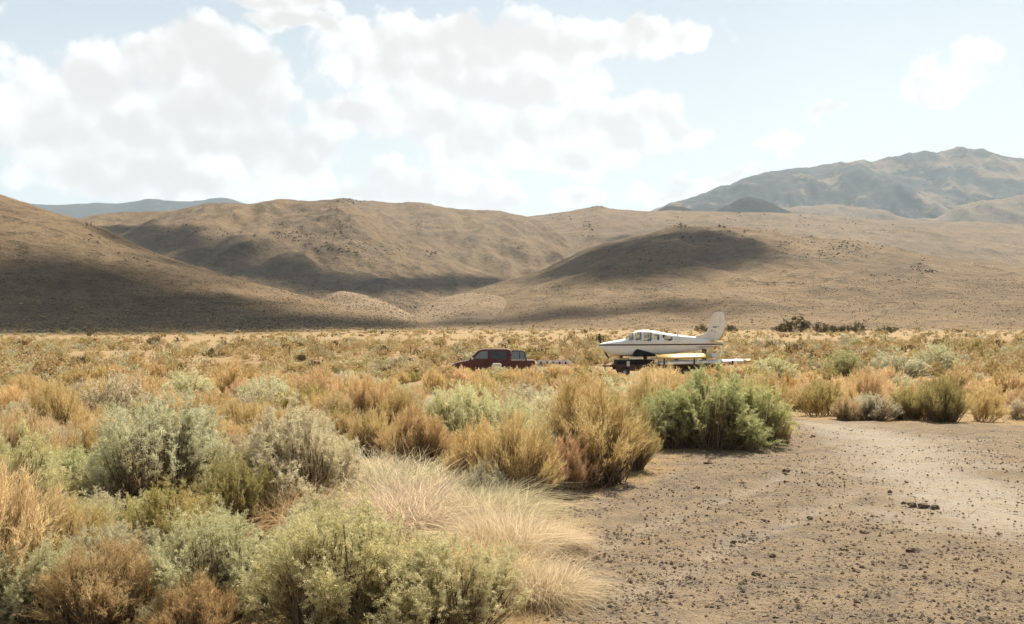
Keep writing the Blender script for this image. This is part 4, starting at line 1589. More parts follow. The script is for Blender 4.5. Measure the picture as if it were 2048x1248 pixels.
# fin, rudder, tailplane
fin = [pl(*p) for p in [(1384, 674.5), (1400, 671), (1410.5, 666.5), (1413, 664), (1427.5, 627), (1429.5, 624.5), (1433, 623.4), (1440, 623.3), (1438, 645), (1434, 668), (1430, 681), (1410, 679)]]
rud = [pl(*p) for p in [(1440.6, 623.4), (1446, 624), (1448, 627), (1450.5, 650), (1450, 658), (1446, 670), (1440, 680), (1433, 686), (1430.8, 681), (1434.6, 668), (1438.6, 645)]]


def airfoil_panel(name, poly, th, mat, edge):
    bm = bmesh.new()
    cx = sum(p[0] for p in poly) / len(poly)
    cz = sum(p[1] for p in poly) / len(poly)
    rim = [bm.verts.new((x, 0, z)) for x, z in poly]
    for sgn in (-1, 1):
        inner = [bm.verts.new((cx + (x - cx) * 0.72, sgn * th, cz + (z - cz) * 0.86)) for x, z in poly]
        n = len(poly)
        for k in range(n):
            bm.faces.new([rim[k], rim[(k + 1) % n], inner[(k + 1) % n], inner[k]])
        bm.faces.new(inner)
    return bm_obj(name, bm, mat, plane, False)


fo = airfoil_panel('fin', fin, 0.055, M_PAINT, 0)
ro = airfoil_panel('rudder', rud, 0.04, M_PAINT, 0)
bm = bmesh.new()
bm_prism(bm, [pl(*p) for p in [(1450.6, 654), (1450.4, 659), (1446.4, 671), (1440.4, 681), (1433, 687), (1431, 683.5), (1438, 678), (1444, 668)]], -0.043, 0.043)
bm_obj('rudder_trim', bm, M_GOLD, ro)
for (u0, u1, v0, v1) in ((1425, 1433.5, 653, 655), (1422, 1424.5, 660.5, 662.3), (1434.6, 1437, 652.6, 653.6), (1428, 1431, 663.4, 664.2)):
    bm = bmesh.new()
    a, b = pl(u0, v1), pl(u1, v0)
    bm_box(bm, a[0], b[0], -0.064, -0.058, a[1], b[1])
    bm_obj('fin_marking', bm, M_DARK, fo)
for sgn in (-1, 1):
    bm = bmesh.new()
    x0, zc = pl(1417, 682)
    x1, _ = pl(1444, 682)
    secs = []
    for yy, f in ((0.06, 1.0), (1.75, 0.72), (1.95, 0.5)):
        ch = (x1 - x0) * f
        xa = x1 - ch
        th = 0.05 * f
        secs.append([bm.verts.new((xa, sgn * yy, zc)), bm.verts.new((xa + ch * 0.3, sgn * yy, zc + th)), bm.verts.new((x1, sgn * yy, zc)), bm.verts.new((xa + ch * 0.3, sgn * yy, zc - th))])
    for i in range(2):
        for k in range(4):
            bm.faces.new([secs[i][k], secs[i][(k + 1) % 4], secs[i + 1][(k + 1) % 4], secs[i + 1][k]])
    bm.faces.new(secs[0])
    bm.faces.new(secs[2][::-1])
    bm_obj('tailplane', bm, M_PAINT if sgn > 0 else M_GOLD, plane)
# roof air scoop and antenna
bm = bmesh.new()
a = pl(1352, 669.5)
bm_prism(bm, [(a[0], a[1]), (a[0] + 0.16, a[1] - 0.02), (a[0] + 0.20, a[1] + 0.26), (a[0] + 0.15, a[1] + 0.26)], -0.012, 0.012)
bm_obj('antenna', bm, M_PAINT, plane)

# spinner, propeller, nose leg
prop = empty('propeller', (0, 0, 0))
prop.parent = plane
hx, hz_ = pl(1203, 692)
bm = bmesh.new()
n = 16
prof = [(0.015, -0.26), (0.08, -0.20), (0.125, -0.10), (0.145, 0.0)]
ringv = []
for r, dx in prof:
    ringv.append([bm.verts.new((hx + dx, r * math.cos(2 * math.pi * k / n), hz_ + r * math.sin(2 * math.pi * k / n))) for k in range(n)])
for i in range(3):
    for k in range(n):
        bm.faces.new([ringv[i][k], ringv[i][(k + 1) % n], ringv[i + 1][(k + 1) % n], ringv[i + 1][k]])
bm.faces.new(ringv[0])
bm.faces.new(ringv[-1][::-1])
bm_obj('spinner', bm, M_PAINT, prop, True)
for (pu, pv, wdt) in ((1217.5, 717, 0.06), (1199, 671, 0.05)):
    ex, ez = pl(pu, pv)
    bm = bmesh.new()
    d = Vector((ex - hx, 0, ez - hz_))
    L = d.length
    d.normalize()
    pts = []
    yoff = -0.10 if pv > 700 else 0.3
    for t, w in ((0.0, 0.035), (0.25, 0.06), (0.6, 0.065), (0.92, 0.045), (1.0, 0.015)):
        c = Vector((hx, 0, hz_)) + d * (L * t) + Vector((0, yoff * t, 0))
        pts.append((c, w))
    row = []
    for c, w in pts:
        side = Vector((d.z, 0.6, -d.x)).normalized()
        nn = d.cross(side).normalized() * 0.012
        row.append([bm.verts.new(c + side * w + nn), bm.verts.new(c - side * w + nn), bm.verts.new(c - side * w - nn), bm.verts.new(c + side * w - nn)])
    for i in range(len(row) - 1):
        for k in range(4):
            bm.faces.new([row[i][k], row[i][(k + 1) % 4], row[i + 1][(k + 1) % 4], row[i + 1][k]])
    bm.faces.new(row[0])
    bm.faces.new(row[-1][::-1])
    bm_obj('propeller_blade', bm, M_DARK, prop)
bm = bmesh.new()
a = pl(1205, 694)
bm_box(bm, a[0] - 0.03, a[0] + 0.10, -0.20, 0.20, a[1] - 0.10, a[1] + 0.08)
bm_obj('cooling_inlet', bm, M_DARK, plane)

# ---- trailer under the aircraft
tr = empty('aircraft_trailer', (ray_xy(PX0, PY), PY, PLANE_BASE))
tag(tr, 'low dark flatbed trailer carrying the aircraft and its wings', 'trailer')
xa, za = pl(1228, 729)
xb, _ = pl(1440, 729)
for yy in (-1.0, 1.0):
    bm = bmesh.new()
    bm_box(bm, xa, xb, yy - 0.05, yy + 0.05, za - 0.36, za)  # rail deepened downward to add the dark shade under the load
    bm_obj('side_rail', bm, M_RUST, tr, False, 0.01)
nb = 15
for k in range(nb):
    x = xa + 0.1 + (xb - xa - 0.2) * k / (nb - 1)
    bm = bmesh.new()
    bm_box(bm, x - 0.19, x + 0.19, -1.12, 1.12, za + 0.004, za + 0.045)
    bm_obj('deck_plank', bm, M_RUST, tr, False, 0.006)
for u in (1246, 1365, 1392):
    for yy in (-0.98, 0.98):
        x, _ = pl(u, 0)
        wheel(tr, x, yy, 0.30, 0.31, 0.20)
bm = bmesh.new()
xt, _ = pl(1206, 0)
bm_tube(bm, (xa, -0.5, za - 0.08), (xt, 0, za - 0.10), 0.05)
bm_tube(bm, (xa, 0.5, za - 0.08), (xt, 0, za - 0.10), 0.05)
bm_obj('tongue', bm, M_RUST, tr)
bm = bmesh.new()
bm_tube(bm, (xt + 0.12, 0, za + 0.2), (xt + 0.12, 0, 0.05), 0.035)
bm_box(bm, xt, xt + 0.25, -0.12, 0.12, 0.02, 0.05)
bm_obj('jack_stand', bm, M_RUST, tr)
for u in (1242, 1290, 1352, 1408):      # cradles that hold the fuselage
    x, _ = pl(u, 0)
    zf = float(np.interp(x, xs, bz))
    bm = bmesh.new()
    bm_box(bm, x - 0.07, x + 0.07, -0.42, 0.42, zf - 0.10, zf - 0.005)
    bm_box(bm, x - 0.05, x + 0.05, -0.40, -0.30, za + 0.045, zf - 0.10)
    bm_box(bm, x - 0.05, x + 0.05, 0.30, 0.40, za + 0.045, zf - 0.10)
    bm_obj('cradle', bm, M_RUST, tr)


def wing(root_uv, tip_uv, chord0, chord1, mat, tipmat, y0, label, lean):
    """a detached wing lying along the trailer, leading edge toward the camera"""
    x0, z0 = pl(*root_uv)
    x1, z1 = pl(*tip_uv)
    w = empty('aircraft_wing', (ray_xy(PX0, PY), PY, PLANE_BASE))
    tag(w, label, 'wing', 'wings taken off the aircraft')
    prof = [(0.0, 0.0), (0.04, 0.045), (0.18, 0.075), (0.40, 0.078), (0.70, 0.045), (1.0, 0.003), (0.70, -0.03), (0.40, -0.05), (0.18, -0.05), (0.04, -0.03)]

    def sec(bm, t, cs, k=1.0):
        x = x0 + (x1 - x0) * t
        z = z0 + (z1 - z0) * t
        ch = chord0 + (chord1 - chord0) * t
        out = []
        for c, th in prof:
            yy = y0 + c * ch * math.cos(lean) * k
            zz = z + th * ch * 1.15 + c * ch * math.sin(lean) * k
            out.append(bm.verts.new((x, yy, zz)))
        return out

    def loft(bm, ts):
        S = [sec(bm, t, None) for t in ts]
        for i in range(len(S) - 1):
            for k in range(len(prof)):
                bm.faces.new([S[i][k], S[i][(k + 1) % len(prof)], S[i + 1][(k + 1) % len(prof)], S[i + 1][k]])
        bm.faces.new(S[0])
        bm.faces.new(S[-1][::-1])
    bm = bmesh.new()
    loft(bm, [0, 0.3, 0.6, 0.9])
    bm_obj('wing_panel', bm, mat, w, True)
    bm = bmesh.new()
    loft(bm, [0.904, 0.95, 0.985])
    bm_obj('wing_tip', bm, tipmat, w, True)
    bm = bmesh.new()
    bm_box(bm, x0 - 0.35, x0 - 0.004, y0 + chord0 * 0.30, y0 + chord0 * 0.42, z0 - 0.02, z0 + 0.10)
    bm_obj('wing_spar', bm, M_STEEL, w)
    return w


wing((1312, 726), (1490, 720.5), 1.55, 1.15, M_PAINT, M_GOLD, -2.0, 'white detached wing laid along the trailer with a gold tip past the tail', 0.10)
wing((1306, 716.5), (1424, 713), 1.20, 0.95, M_GOLD, M_PAINT, -1.85, 'gold detached wing stacked over the white one under the fuselage', 0.27)
for u in (1318, 1376, 1450):
    x, zt = pl(u, 716 if u < 1400 else 720.5)
    bm = bmesh.new()
    bm_box(bm, x - 0.04, x + 0.04, -2.07, -2.01, za if u < 1440 else za + 0.05, zt + 0.05)
    bm_obj('wing_strap', bm, M_DARK, tr)
# pale strut and gold fairing stowed under the nose
fr = empty('wheel_fairing', (ray_xy(PX0, PY), PY, PLANE_BASE))
tag(fr, 'gold and white wheel fairing stowed on the trailer under the aircraft nose', 'fairing')
bm = bmesh.new()
bm_prism(bm, [pl(*p) for p in [(1234, 718), (1240, 716), (1248, 715.5), (1256, 715), (1254, 719), (1246, 722), (1238, 722.5)]], -0.75, -0.45)
bm_obj('fairing_shell', bm, M_GOLD, fr, False, 0.02)
bm = bmesh.new()
bm_prism(bm, [pl(*p) for p in [(1254.5, 713.6), (1279, 713), (1280, 715.6), (1254.5, 717)]], -1.05, -0.55)
bm_obj('fairing_plate', bm, M_PAINT, fr, False, 0.015)
bm = bmesh.new()
a, b = pl(1249, 731), pl(1254.5, 721)
bm_box(bm, a[0], b[0], -1.22, -1.135, a[1], b[1])
bm_obj('fairing_strut', bm, M_PALE, fr, False, 0.01)
# added dark block whose colour stands for the shade under the nose
cr = empty('nose_shade_block', (ray_xy(PX0, PY), PY, PLANE_BASE))
tag(cr, 'dark block added for the shaded clutter under the aircraft nose', 'shade block')
bm = bmesh.new()
a, b = pl(1230, 728), pl(1304, 719)
bm_box(bm, a[0], b[0], -0.9, 0.8, za + 0.047, b[1])
bm_obj('shade_filler', bm, M_DARK, cr, False, 0.05)

# ---- red pickup
TY = 63.0
TS = TY / FPX
TU0, TV0 = 905.0, 754.0


def tp(u, v):
    return ((u - TU0) * TS, (TV0 - v) * TS)


TBASE = EYE - (TV0 - HZ) / FPX * TY
truck = empty('pickup_truck', (ray_xy(TU0, TY), TY, TBASE))
tag(truck, 'dark red crew-cab pickup half hidden in the brush', 'truck')
M_RED = mat_plain('dark_red_paint', (0.085, 0.007, 0.007), 0.4, spec=0.5, dirt=0.22, dcol=(0.22, 0.10, 0.06))
M_CHROME = mat_plain('bright_trim', (0.75, 0.74, 0.72), 0.25, 0.8, dirt=0.15)
M_LAMP = mat_plain('lamp_lens', (0.8, 0.78, 0.7), 0.2, dirt=0.1)
M_TAIL = mat_plain('tail_lens', (0.35, 0.02, 0.02), 0.25, dirt=0.1)
HWT = 0.95


def truck_panel(name, poly, hw0, mat, taper=None, bevel=0.03, parent=truck, smooth=False):
    """side outline with a width that may narrow with height"""
    bm = bmesh.new()
    L, R_ = [], []
    for x, z in poly:
        w = hw0 if taper is None else hw0 - taper * max(0.0, z - taper_z)
        L.append(bm.verts.new((x, -w, z)))
        R_.append(bm.verts.new((x, w, z)))
    bm.faces.new(L)
    bm.faces.new(R_[::-1])
    n = len(poly)
    for i in range(n):
        bm.faces.new([L[i], R_[i], R_[(i + 1) % n], L[(i + 1) % n]])
    return bm_obj(name, bm, mat, parent, smooth, bevel)


taper_z = tp(0, 719)[1]
body = truck_panel('body', [tp(*p) for p in [(906, 741), (905.5, 733), (907, 728), (916, 724.5), (930, 721.5), (940, 719.5), (1022, 719.5), (1068, 719.8), (1068.5, 741),
                                             (1050, 743), (1046, 737), (1038, 734), (1030, 737), (1026, 743), (944, 743), (940, 737), (932, 734), (924, 737), (920, 743)]], HWT, M_RED, None, 0.04)
cab = truck_panel('cab', [tp(*p) for p in [(939, 719.6), (947, 711), (955, 703.5), (961, 699.5), (968, 698), (1000, 697.6), (1014, 698), (1020, 699.5), (1022, 704), (1022, 719.6)]], HWT - 0.02, M_RED, 0.22, 0.03)


def side_pane(name, poly, hw0, mat, parent, proud=0.006):
    for sgn in (-1, 1):
        bm = bmesh.new()
        vs = []
        for x, z in poly:
            w = hw0 - 0.22 * max(0.0, z - taper_z) + proud
            vs.append(bm.verts.new((x, sgn * w, z)))
        vs2 = [bm.verts.new((v.co.x, v.co.y + sgn * 0.012, v.co.z)) for v in vs]
        n = len(vs)
        bm.faces.new(vs)
        bm.faces.new(vs2[::-1])
        for i in range(n):
            bm.faces.new([vs[i], vs[(i + 1) % n], vs2[(i + 1) % n], vs2[i]])
        bm_obj(name, bm, mat, parent)


M_TGLASS = mat_plain('dark_window_glass', (0.035, 0.045, 0.042), 0.06, spec=0.7, dirt=0.06)
M_TGLASS2 = mat_plain('dusty_window_glass', (0.17, 0.20, 0.18), 0.18, spec=0.6, dirt=0.4, dcol=(0.27, 0.26, 0.20))
side_pane('door_window', [tp(*p) for p in [(949, 716.5), (976, 716.5), (976, 701.5), (964, 702), (957, 707)]], HWT - 0.02, M_TGLASS2, cab)
side_pane('door_window', [tp(*p) for p in [(981, 716.5), (1012, 716.5), (1013, 702), (981, 701.5)]], HWT - 0.02, M_TGLASS, cab)
# windscreen
bm = bmesh.new()
a, b = tp(943, 717.2), tp(958.5, 702.2)
o1, o2 = 0.02, 0.0
vs = []
for (p, w) in ((a, 0.82), (b, 0.70)):
    for sgn in (-1, 1):
        vs.append(bm.verts.new((p[0] - 0.045, sgn * w, p[1] + 0.045)))
vs2 = [bm.verts.new((v.co.x + 0.02, v.co.y, v.co.z - 0.02)) for v in vs]
for q in ([0, 1, 3, 2],):
    bm.faces.new([vs[i] for i in q])
    bm.faces.new([vs2[i] for i in q][::-1])
for i, j in ((0, 1), (1, 3), (3, 2), (2, 0)):
    bm.faces.new([vs[i], vs[j], vs2[j], vs2[i]])
bm_obj('windscreen', bm, M_TGLASS2, cab)
# shell over the bed: red frame with long dusty windows
shell = truck_panel('bed_shell', [tp(*p) for p in [(1022.6, 719.2), (1022.6, 700.6), (1034, 700), (1046, 701.5), (1050, 704), (1053.5, 719.2)]], HWT - 0.04, M_TGLASS, 0.16, 0.03)
side_pane('shell_window', [tp(*p) for p in [(1024, 717.5), (1024, 703), (1038, 702.6), (1038, 717.5)]], HWT - 0.035, M_TGLASS2, shell, 0.02)
side_pane('shell_window', [tp(*p) for p in [(1040, 717.5), (1040, 702.8), (1047, 704), (1050.5, 717.5)]], HWT - 0.035, M_TGLASS2, shell, 0.02)
bm = bmesh.new()
a, b = tp(1022.8, 719.6), tp(1050, 718.2)
for sgn in (-1, 1):
    y0_ = sgn * (HWT + 0.004)
    bm_box(bm, a[0], b[0], min(y0_, y0_ + sgn * 0.02), max(y0_, y0_ + sgn * 0.02), a[1], b[1])
bm_obj('bed_rail', bm, M_CHROME, body)
for sgn in (-1, 1):
    for u in (932, 1038):
        x, _ = tp(u, 0)
        wheel(truck, x, sgn * 0.80, 0.37, 0.37, 0.24)
    bm = bmesh.new()
    a, b = tp(944, 717.5), tp(948, 714)
    y0_ = sgn * (HWT + 0.02)
    bm_box(bm, a[0], b[0], min(y0_, y0_ + sgn * 0.22), max(y0_, y0_ + sgn * 0.22), a[1], b[1])
    bm_obj('mirror', bm, M_CHROME if sgn < 0 else M_RED, truck, False, 0.02)
    for u in (972, 1008):
        a = tp(u, 722.6)
        bm = bmesh.new()
        bm_box(bm, a[0], a[0] + 0.14, min(sgn * HWT, sgn * (HWT + 0.03)), max(sgn * HWT, sgn * (HWT + 0.03)), a[1], a[1] + 0.035)
        bm_obj('door_handle', bm, M_RED, body)
    bm = bmesh.new()
    a = tp(905.2, 732)
    bm_box(bm, a[0] - 0.03, a[0] + 0.05, min(sgn * 0.55, sgn * 0.86), max(sgn * 0.55, sgn * 0.86), a[1], a[1] + 0.16)
    bm_obj('headlight', bm, M_LAMP, truck, False, 0.01)
    bm = bmesh.new()
    a = tp(1068, 730)
    bm_box(bm, a[0] - 0.02, a[0] + 0.04, min(sgn * 0.80, sgn * 0.93), max(sgn * 0.80, sgn * 0.93), a[1], a[1] + 0.26)
    bm_obj('tail_light', bm, M_TAIL, truck, False, 0.01)
for u, nm in ((902.5, 'front_bumper'), (1068.8, 'rear_bumper')):
    a = tp(u, 741)
    bm = bmesh.new()
    bm_box(bm, a[0], a[0] + 0.10, -0.92, 0.92, a[1] - 0.02, a[1] + 0.16)
    bm_obj(nm, bm, M_CHROME, truck, False, 0.02)
for u in (979, 1021.4):                      # door shut lines
    a, b = tp(u, 738), tp(u + 0.4, 720.5)
    bm = bmesh.new()
    for sgn in (-1, 1):
        y0_ = sgn * (HWT + 0.001)
        bm_box(bm, a[0], b[0], min(y0_, y0_ + sgn * 0.004), max(y0_, y0_ + sgn * 0.004), a[1], b[1])
    bm_obj('door_gap', bm, M_DARK, body)

# ---- pale flat trailer hitched behind it
ft = empty('flat_trailer', (ray_xy(TU0, TY), TY, TBASE))
tag(ft, 'long low trailer with a pale side rail behind the red pickup', 'trailer')
xa2, zt2 = tp(1076, 721.3)
xb2, zb2 = tp(1141, 727.6)
for sgn in (-1, 1):
    bm = bmesh.new()
    bm_box(bm, xa2, xb2, sgn * 0.95 - 0.04, sgn * 0.95 + 0.04, zb2 + 0.05, zt2)
    bm_obj('side_rail', bm, M_PALE, ft, False, 0.012)
    for k in range(5):
        x = xa2 + 0.12 + 0.40 * k
        bm = bmesh.new()
        bm_box(bm, x, x + 0.09, min(sgn * 0.992, sgn * 1.03), max(sgn * 0.992, sgn * 1.03), zb2 + 0.03, zt2 - 0.02)
        bm_obj('stake_pocket', bm, M_DARK, ft)
    wheel(ft, (xa2 + xb2) / 2 + 0.2, sgn * 0.74, 0.33, 0.33, 0.2)
for k in range(5):
    yy = -0.72 + 0.36 * k
    bm = bmesh.new()
    bm_box(bm, xa2 + 0.01, xb2 - 0.01, yy - 0.165, yy + 0.165, zb2, zb2 + 0.04)
    bm_obj('deck_plank', bm, M_RUST, ft, False, 0.006)
bm = bmesh.new()
bm_tube(bm, (xa2, 0, zb2 - 0.05), (tp(1069, 0)[0], 0, 0.5), 0.05)
bm_obj('tongue', bm, M_RUST, ft)

# pale boxy object in the brush beside the pickup
bm = bmesh.new()
a, b = tp(984, 737), tp(1003, 724.8)
g = 0.02
poly = [(a[0], a[1] - 0.35), (b[0], a[1] - 0.35), (b[0] + g, b[1] - 0.08), (b[0] - 0.10, b[1]), (a[0] + 0.12, b[1]), (a[0] + g, b[1] - 0.10)]
bm_prism(bm, poly, -1.75, -1.25)
box = bm_obj('pale_box', bm, M_PALE, None, False, 0.03)
box.location = (ray_xy(TU0, TY), TY, TBASE)
tag(box, 'small pale boxy object in the brush beside the red pickup', 'box')

# ---- fence posts out on the flat
post = None
M_POST = mat_plain('weathered_post', (0.10, 0.085, 0.06), 0.9, dirt=0.4)
for u, vb, vt, lab in ((579, 723, 697, 'thin dark fence post beside the dark leaning bush'), (637, 719, 702, 'thin fence post on the pale sand past the dark leaning bush'),
                       (822, 713, 696, 'thin fence post on the sand short of the pickup')):
    x, y, z = ground_at(u, vb)
    hgt = (vb - vt) * y / FPX + 0.1
    bm = bmesh.new()
    bm_box(bm, -0.03, 0.03, -0.012, 0.012, -0.3, hgt)
    bm_box(bm, -0.010, 0.010, 0.013, 0.05, -0.3, hgt - 0.002)
    for k in range(6):
        bm_box(bm, -0.014, 0.014, -0.024, -0.0125, hgt - 0.1 - 0.13 * k, hgt - 0.075 - 0.13 * k)
    p = bm_obj('fence_post', bm, M_POST)
    p.location = (x, y, z)
    p.rotation_euler = (0.02, -0.03, 0.4)
    tag(p, lab, 'fence post')

# ------------------------------------------------------------------ stones, litter, dead branches
def mat_rock():
    m, N = new_mat('dark_clod')
    tc = N.n('ShaderNodeTexCoord')
    n = N.noise(tc.outputs['Object'], 14, 5, 0.65)
    c = N.mix(N.smooth(n, 0.35, 0.65), rgb(0.085, 0.062, 0.044), rgb(0.20, 0.15, 0.105))
    principled(N, c, 0.95, 0, n, 0.8, 0.02, 0.1)
    return m


M_ROCK = mat_rock()
ROCKS = [(1417, 928, 17, 'dark clod alone on the dirt below the big green bush'), (1394, 979, 14, 'dark clod at the edge of the straw'),
         (1544, 1112, 13, 'squarish brown clod in the middle of the turn-out'), (1454, 1132, 12, 'small black clod near the bottom of the turn-out'),
         (1512, 1147, 17, 'long dark clod near the bottom of the turn-out'), (1485, 1168, 16, 'flat two-tone clod at the bottom of the turn-out'),
         (1486, 1112, 13, 'reddish clod beside the squarish brown one'), (1823, 1104, 27, 'broad low dark stone on the turn-out'),
         (1804, 1131, 15, 'dark clod just below the broad low stone'), (1618, 1036, 11, 'small dark clod beside a scrap of dry weed'),
         (1778, 984, 9, 'small stone near the pale track'), (1624, 874, 9, 'lone dark stone on the pale track by the big green bush'),
         (1572, 942, 13, 'dark clod on the faint wheel mark'), (1482, 967, 9, 'small dark clod by the faint wheel mark'),
         (1725, 1066, 16, 'flat dark clod in the middle of the stony ground'), (1464, 1085, 12, 'dark clod paired beside another on the turn-out'),
         (1480, 1084, 11, 'second of the paired dark clods'), (1822, 1010, 16, 'dark clod in the dug strip beside the track'),
         (1845, 1013, 20, 'largest clod in the dug strip beside the track'), (1868, 1016, 17, 'clod at the far end of the dug strip'),
         (1806, 1006, 10, 'small clod starting the dug strip'), (1500, 1190, 12, 'clod below the flat two-tone one'), (1320, 1166, 13, 'pale-edged clod near the blond grass')]
iv, iff = ico(1)
for k, (u, v, wp, lab) in enumerate(ROCKS):
    g = rng(2000 + k)
    x, y, z = ground_at(u, v)
    s = wp * y / FPX * 0.55
    p = iv * np.array([1.0, 0.8, 0.55]) * s * (1 + 0.22 * g.standard_normal((len(iv), 1)))
    me = mesh_np('rock', p, tris=iff, smooth=False)
    o = obj('rock', me, M_ROCK)
    o.location = (x, y, z + s * 0.20)
    o.rotation_euler = (0, 0, g.random() * 0.6 - 0.3)
    tag(o, lab, 'rock')


def gravel():
    g = rng(801)
    o8 = np.array([(1, 0, 0), (0, 1, 0), (-1, 0, 0), (0, -1, 0), (0, 0, 1), (0, 0, -1)], float)
    f8 = np.array([(0, 1, 4), (1, 2, 4), (2, 3, 4), (3, 0, 4), (1, 0, 5), (2, 1, 5), (3, 2, 5), (0, 3, 5)])
    n = 52000
    y = 5.2 * (17.0 / 5.2) ** (g.random(n) ** 1.15)
    u = g.uniform(1040, 2090, n)
    x = (u - 1024) / FPX * y
    d = dirt_amount(x, y)
    r = road_amount(x, y)
    cl = fbm(x / 0.7, y / 0.7, 3)
    keep = (d > g.uniform(0.2, 0.9, n)) & (cl > g.uniform(-0.6, 0.4, n)) & (r < g.uniform(0.1, 1.6, n))
    x, y = x[keep], y[keep]
    n = len(x)
    s = 0.0028 + 0.018 * g.random(n) ** 6.5 + 0.003 * g.random(n)
    a = g.random(n) * 6.28
    P = o8[None] * g.uniform(0.6, 1.35, (n, 6, 1)) * np.array([1.0, 0.8, 0.6])
    P = np.stack([P[..., 0] * np.cos(a)[:, None] - P[..., 1] * np.sin(a)[:, None], P[..., 0] * np.sin(a)[:, None] + P[..., 1] * np.cos(a)[:, None], P[..., 2]], -1) * s[:, None, None]
    z = ground_z(x, y) + clod_relief(x, y, dirt_amount(x, y), road_amount(x, y))
    P = P + np.stack([x, y, z + s * 0.15], -1)[:, None, :]
    F = f8[None] + (np.arange(n) * 6)[:, None, None]
    pal = np.array([(0.19, 0.145, 0.105), (0.32, 0.25, 0.18), (0.43, 0.34, 0.25), (0.44, 0.37, 0.29)])
    c = pal[g.choice(4, n, p=[0.34, 0.32, 0.30, 0.04])] * g.uniform(0.8, 1.2, (n, 1))
    me = mesh_np('gravel', P.reshape(-1, 3), tris=F.reshape(-1, 3), cols=dict(col=np.repeat(c, 6, 0)))
    o = obj('gravel', me, mat_vcol('gravel', 0.0))
    tag(o, 'small dark stones and crumbs of earth over the turn-out', None, None, 'stuff')


gravel()


def litter():
    """fallen straw and short dry grass between the bushes"""
    g = rng(811)
    n = 70000
    y = 4.6 * (26.0 / 4.6) ** g.random(n)
    u = g.uniform(-60, 2100, n)
    x = (u - 1024) / FPX * y
    d = dirt_amount(x, y)
    cl = fbm(x / 0.8, y / 0.8, 3)
    keep = (d < np.where(g.random(n) < 0.10, 2.0, g.uniform(-0.2, 1.0, n))) & (cl > g.uniform(-0.7, 0.35, n))
    x, y, d = x[keep], y[keep], d[keep]
    n = len(x)
    z = ground_z(x, y)
    ph = g.random(n) * 6.28
    up = np.where(g.random(n) < 0.55, g.uniform(0.02, 0.25, n), g.uniform(0.5, 1.6, n)) * np.where(d > 0.3, 0.5, 1.0)
    dr = norm(np.stack([np.cos(ph), np.sin(ph), up], -1))
    ln = g.uniform(0.03, 0.13, n) * (0.7 + y / 22.0)
    wd = g.uniform(0.002, 0.0045, n) * (0.6 + y / 11.0)
    V, T = leaves_tri(g, np.stack([x, y, z + 0.004], -1), dr, ln, wd)
    pal = np.array([COL['straw'], COL['tan'], COL['ochre'], (0.25, 0.17, 0.09), COL['orange']])
    c = pal[g.choice(5, n, p=[0.30, 0.26, 0.20, 0.16, 0.08])] * g.uniform(0.75, 1.2, (n, 1))
    me = mesh_np('dry_litter', V, tris=T, cols=dict(col=np.repeat(c, 3, 0)))
    o = obj('dry_litter', me, mat_vcol('dry_litter', 0.3))
    tag(o, 'fallen straw and short dry grass between the bushes', None, None, 'stuff')


litter()


def dead_branch(u, v, hp, seed, n, spread, mat, label, lean=(0, 0), w=0.008):
    """bare forking stems rising from one foot"""
    g = rng(seed)
    x, y, z = ground_at(u, v)
    H = hp * y / FPX
    S, K, E, W = [], [], [], []

    def grow(p, d, L, r, lev):
        e = p + d * L
        k = p + d * L * 0.5 + g.normal(0, 0.06, 3) * L
        S.append(p)
        K.append(k)
        E.append(e)
        W.append(r)
        if lev < 3:
            for _ in range(int(g.integers(2, 4))):
                t = g.uniform(0.45, 1.0)
                q = bez(p[None], k[None], e[None], np.array([t]))[0]
                nd = d + g.normal(0, 0.42, 3)
                nd = nd / np.linalg.norm(nd)
                grow(q, nd, L * g.uniform(0.42, 0.66), r * 0.6, lev + 1)
    for _ in range(n):
        d = np.array([g.normal(0, spread) + lean[0], g.normal(0, spread) + lean[1], 1.0])
        d = d / np.linalg.norm(d)
        grow(np.array([g.normal(0, 0.03), g.normal(0, 0.03), -0.02]), d, H * g.uniform(0.45, 0.62), w, 0)
    Vs, Qs, k0 = [], [], 0
    for s, k, e, r in zip(S, K, E, W):
        V, Q = tubes(s[None], k[None], e[None], r, r * 0.55, 3, 4)
        Vs.append(V)
        Qs.append(Q + k0)
        k0 += len(V)
    me = mesh_np('dead_branch', np.concatenate(Vs), quads=np.concatenate(Qs), smooth=True)
    o = obj('dead_branch', me, mat)
    o.location = (x, y, z)
    tag(o, label, 'branch')


M_BROWNTWIG = mat_wood('brown_twigs', (0.20, 0.12, 0.07), (0.34, 0.23, 0.14))
dead_branch(950, 1022, 105, 1, 5, 0.35, M_GREYTWIG, 'bleached forked twigs standing in the grey-green bush', (0.25, -0.3))
dead_branch(1040, 1030, 70, 2, 5, 0.5, M_GREYTWIG, 'low bleached twigs at the edge of the straw', (0.3, -0.4))
dead_branch(868, 935, 120, 3, 6, 0.30, M_BROWNTWIG, 'long brown stems leaning over the blond mound', (-0.6, -0.1), 0.007)
dead_branch(482, 1010, 100, 4, 3, 0.25, M_BROWNTWIG, 'broken brown branch between the two pale green bushes', (0.25, -0.2), 0.010)
dead_branch(700, 912, 95, 5, 2, 0.22, M_BROWNTWIG, 'pinkish bare stem behind the pale green bush', (0.0, -0.3), 0.008)
dead_branch(300, 1040, 170, 6, 9, 0.42, M_BROWNTWIG, 'grey-brown bare stems fanning up through the tall sage-green bush', (-0.15, -0.55), 0.007)
dead_branch(190, 1180, 110, 7, 8, 0.8, M_GREYTWIG, 'pale tangled twigs in the bottom corner', (0.2, -0.6), 0.006)
dead_branch(395, 1190, 100, 8, 6, 0.7, M_BROWNTWIG, 'arching dead stems over the dark hollow', (0.3, -0.5), 0.006)

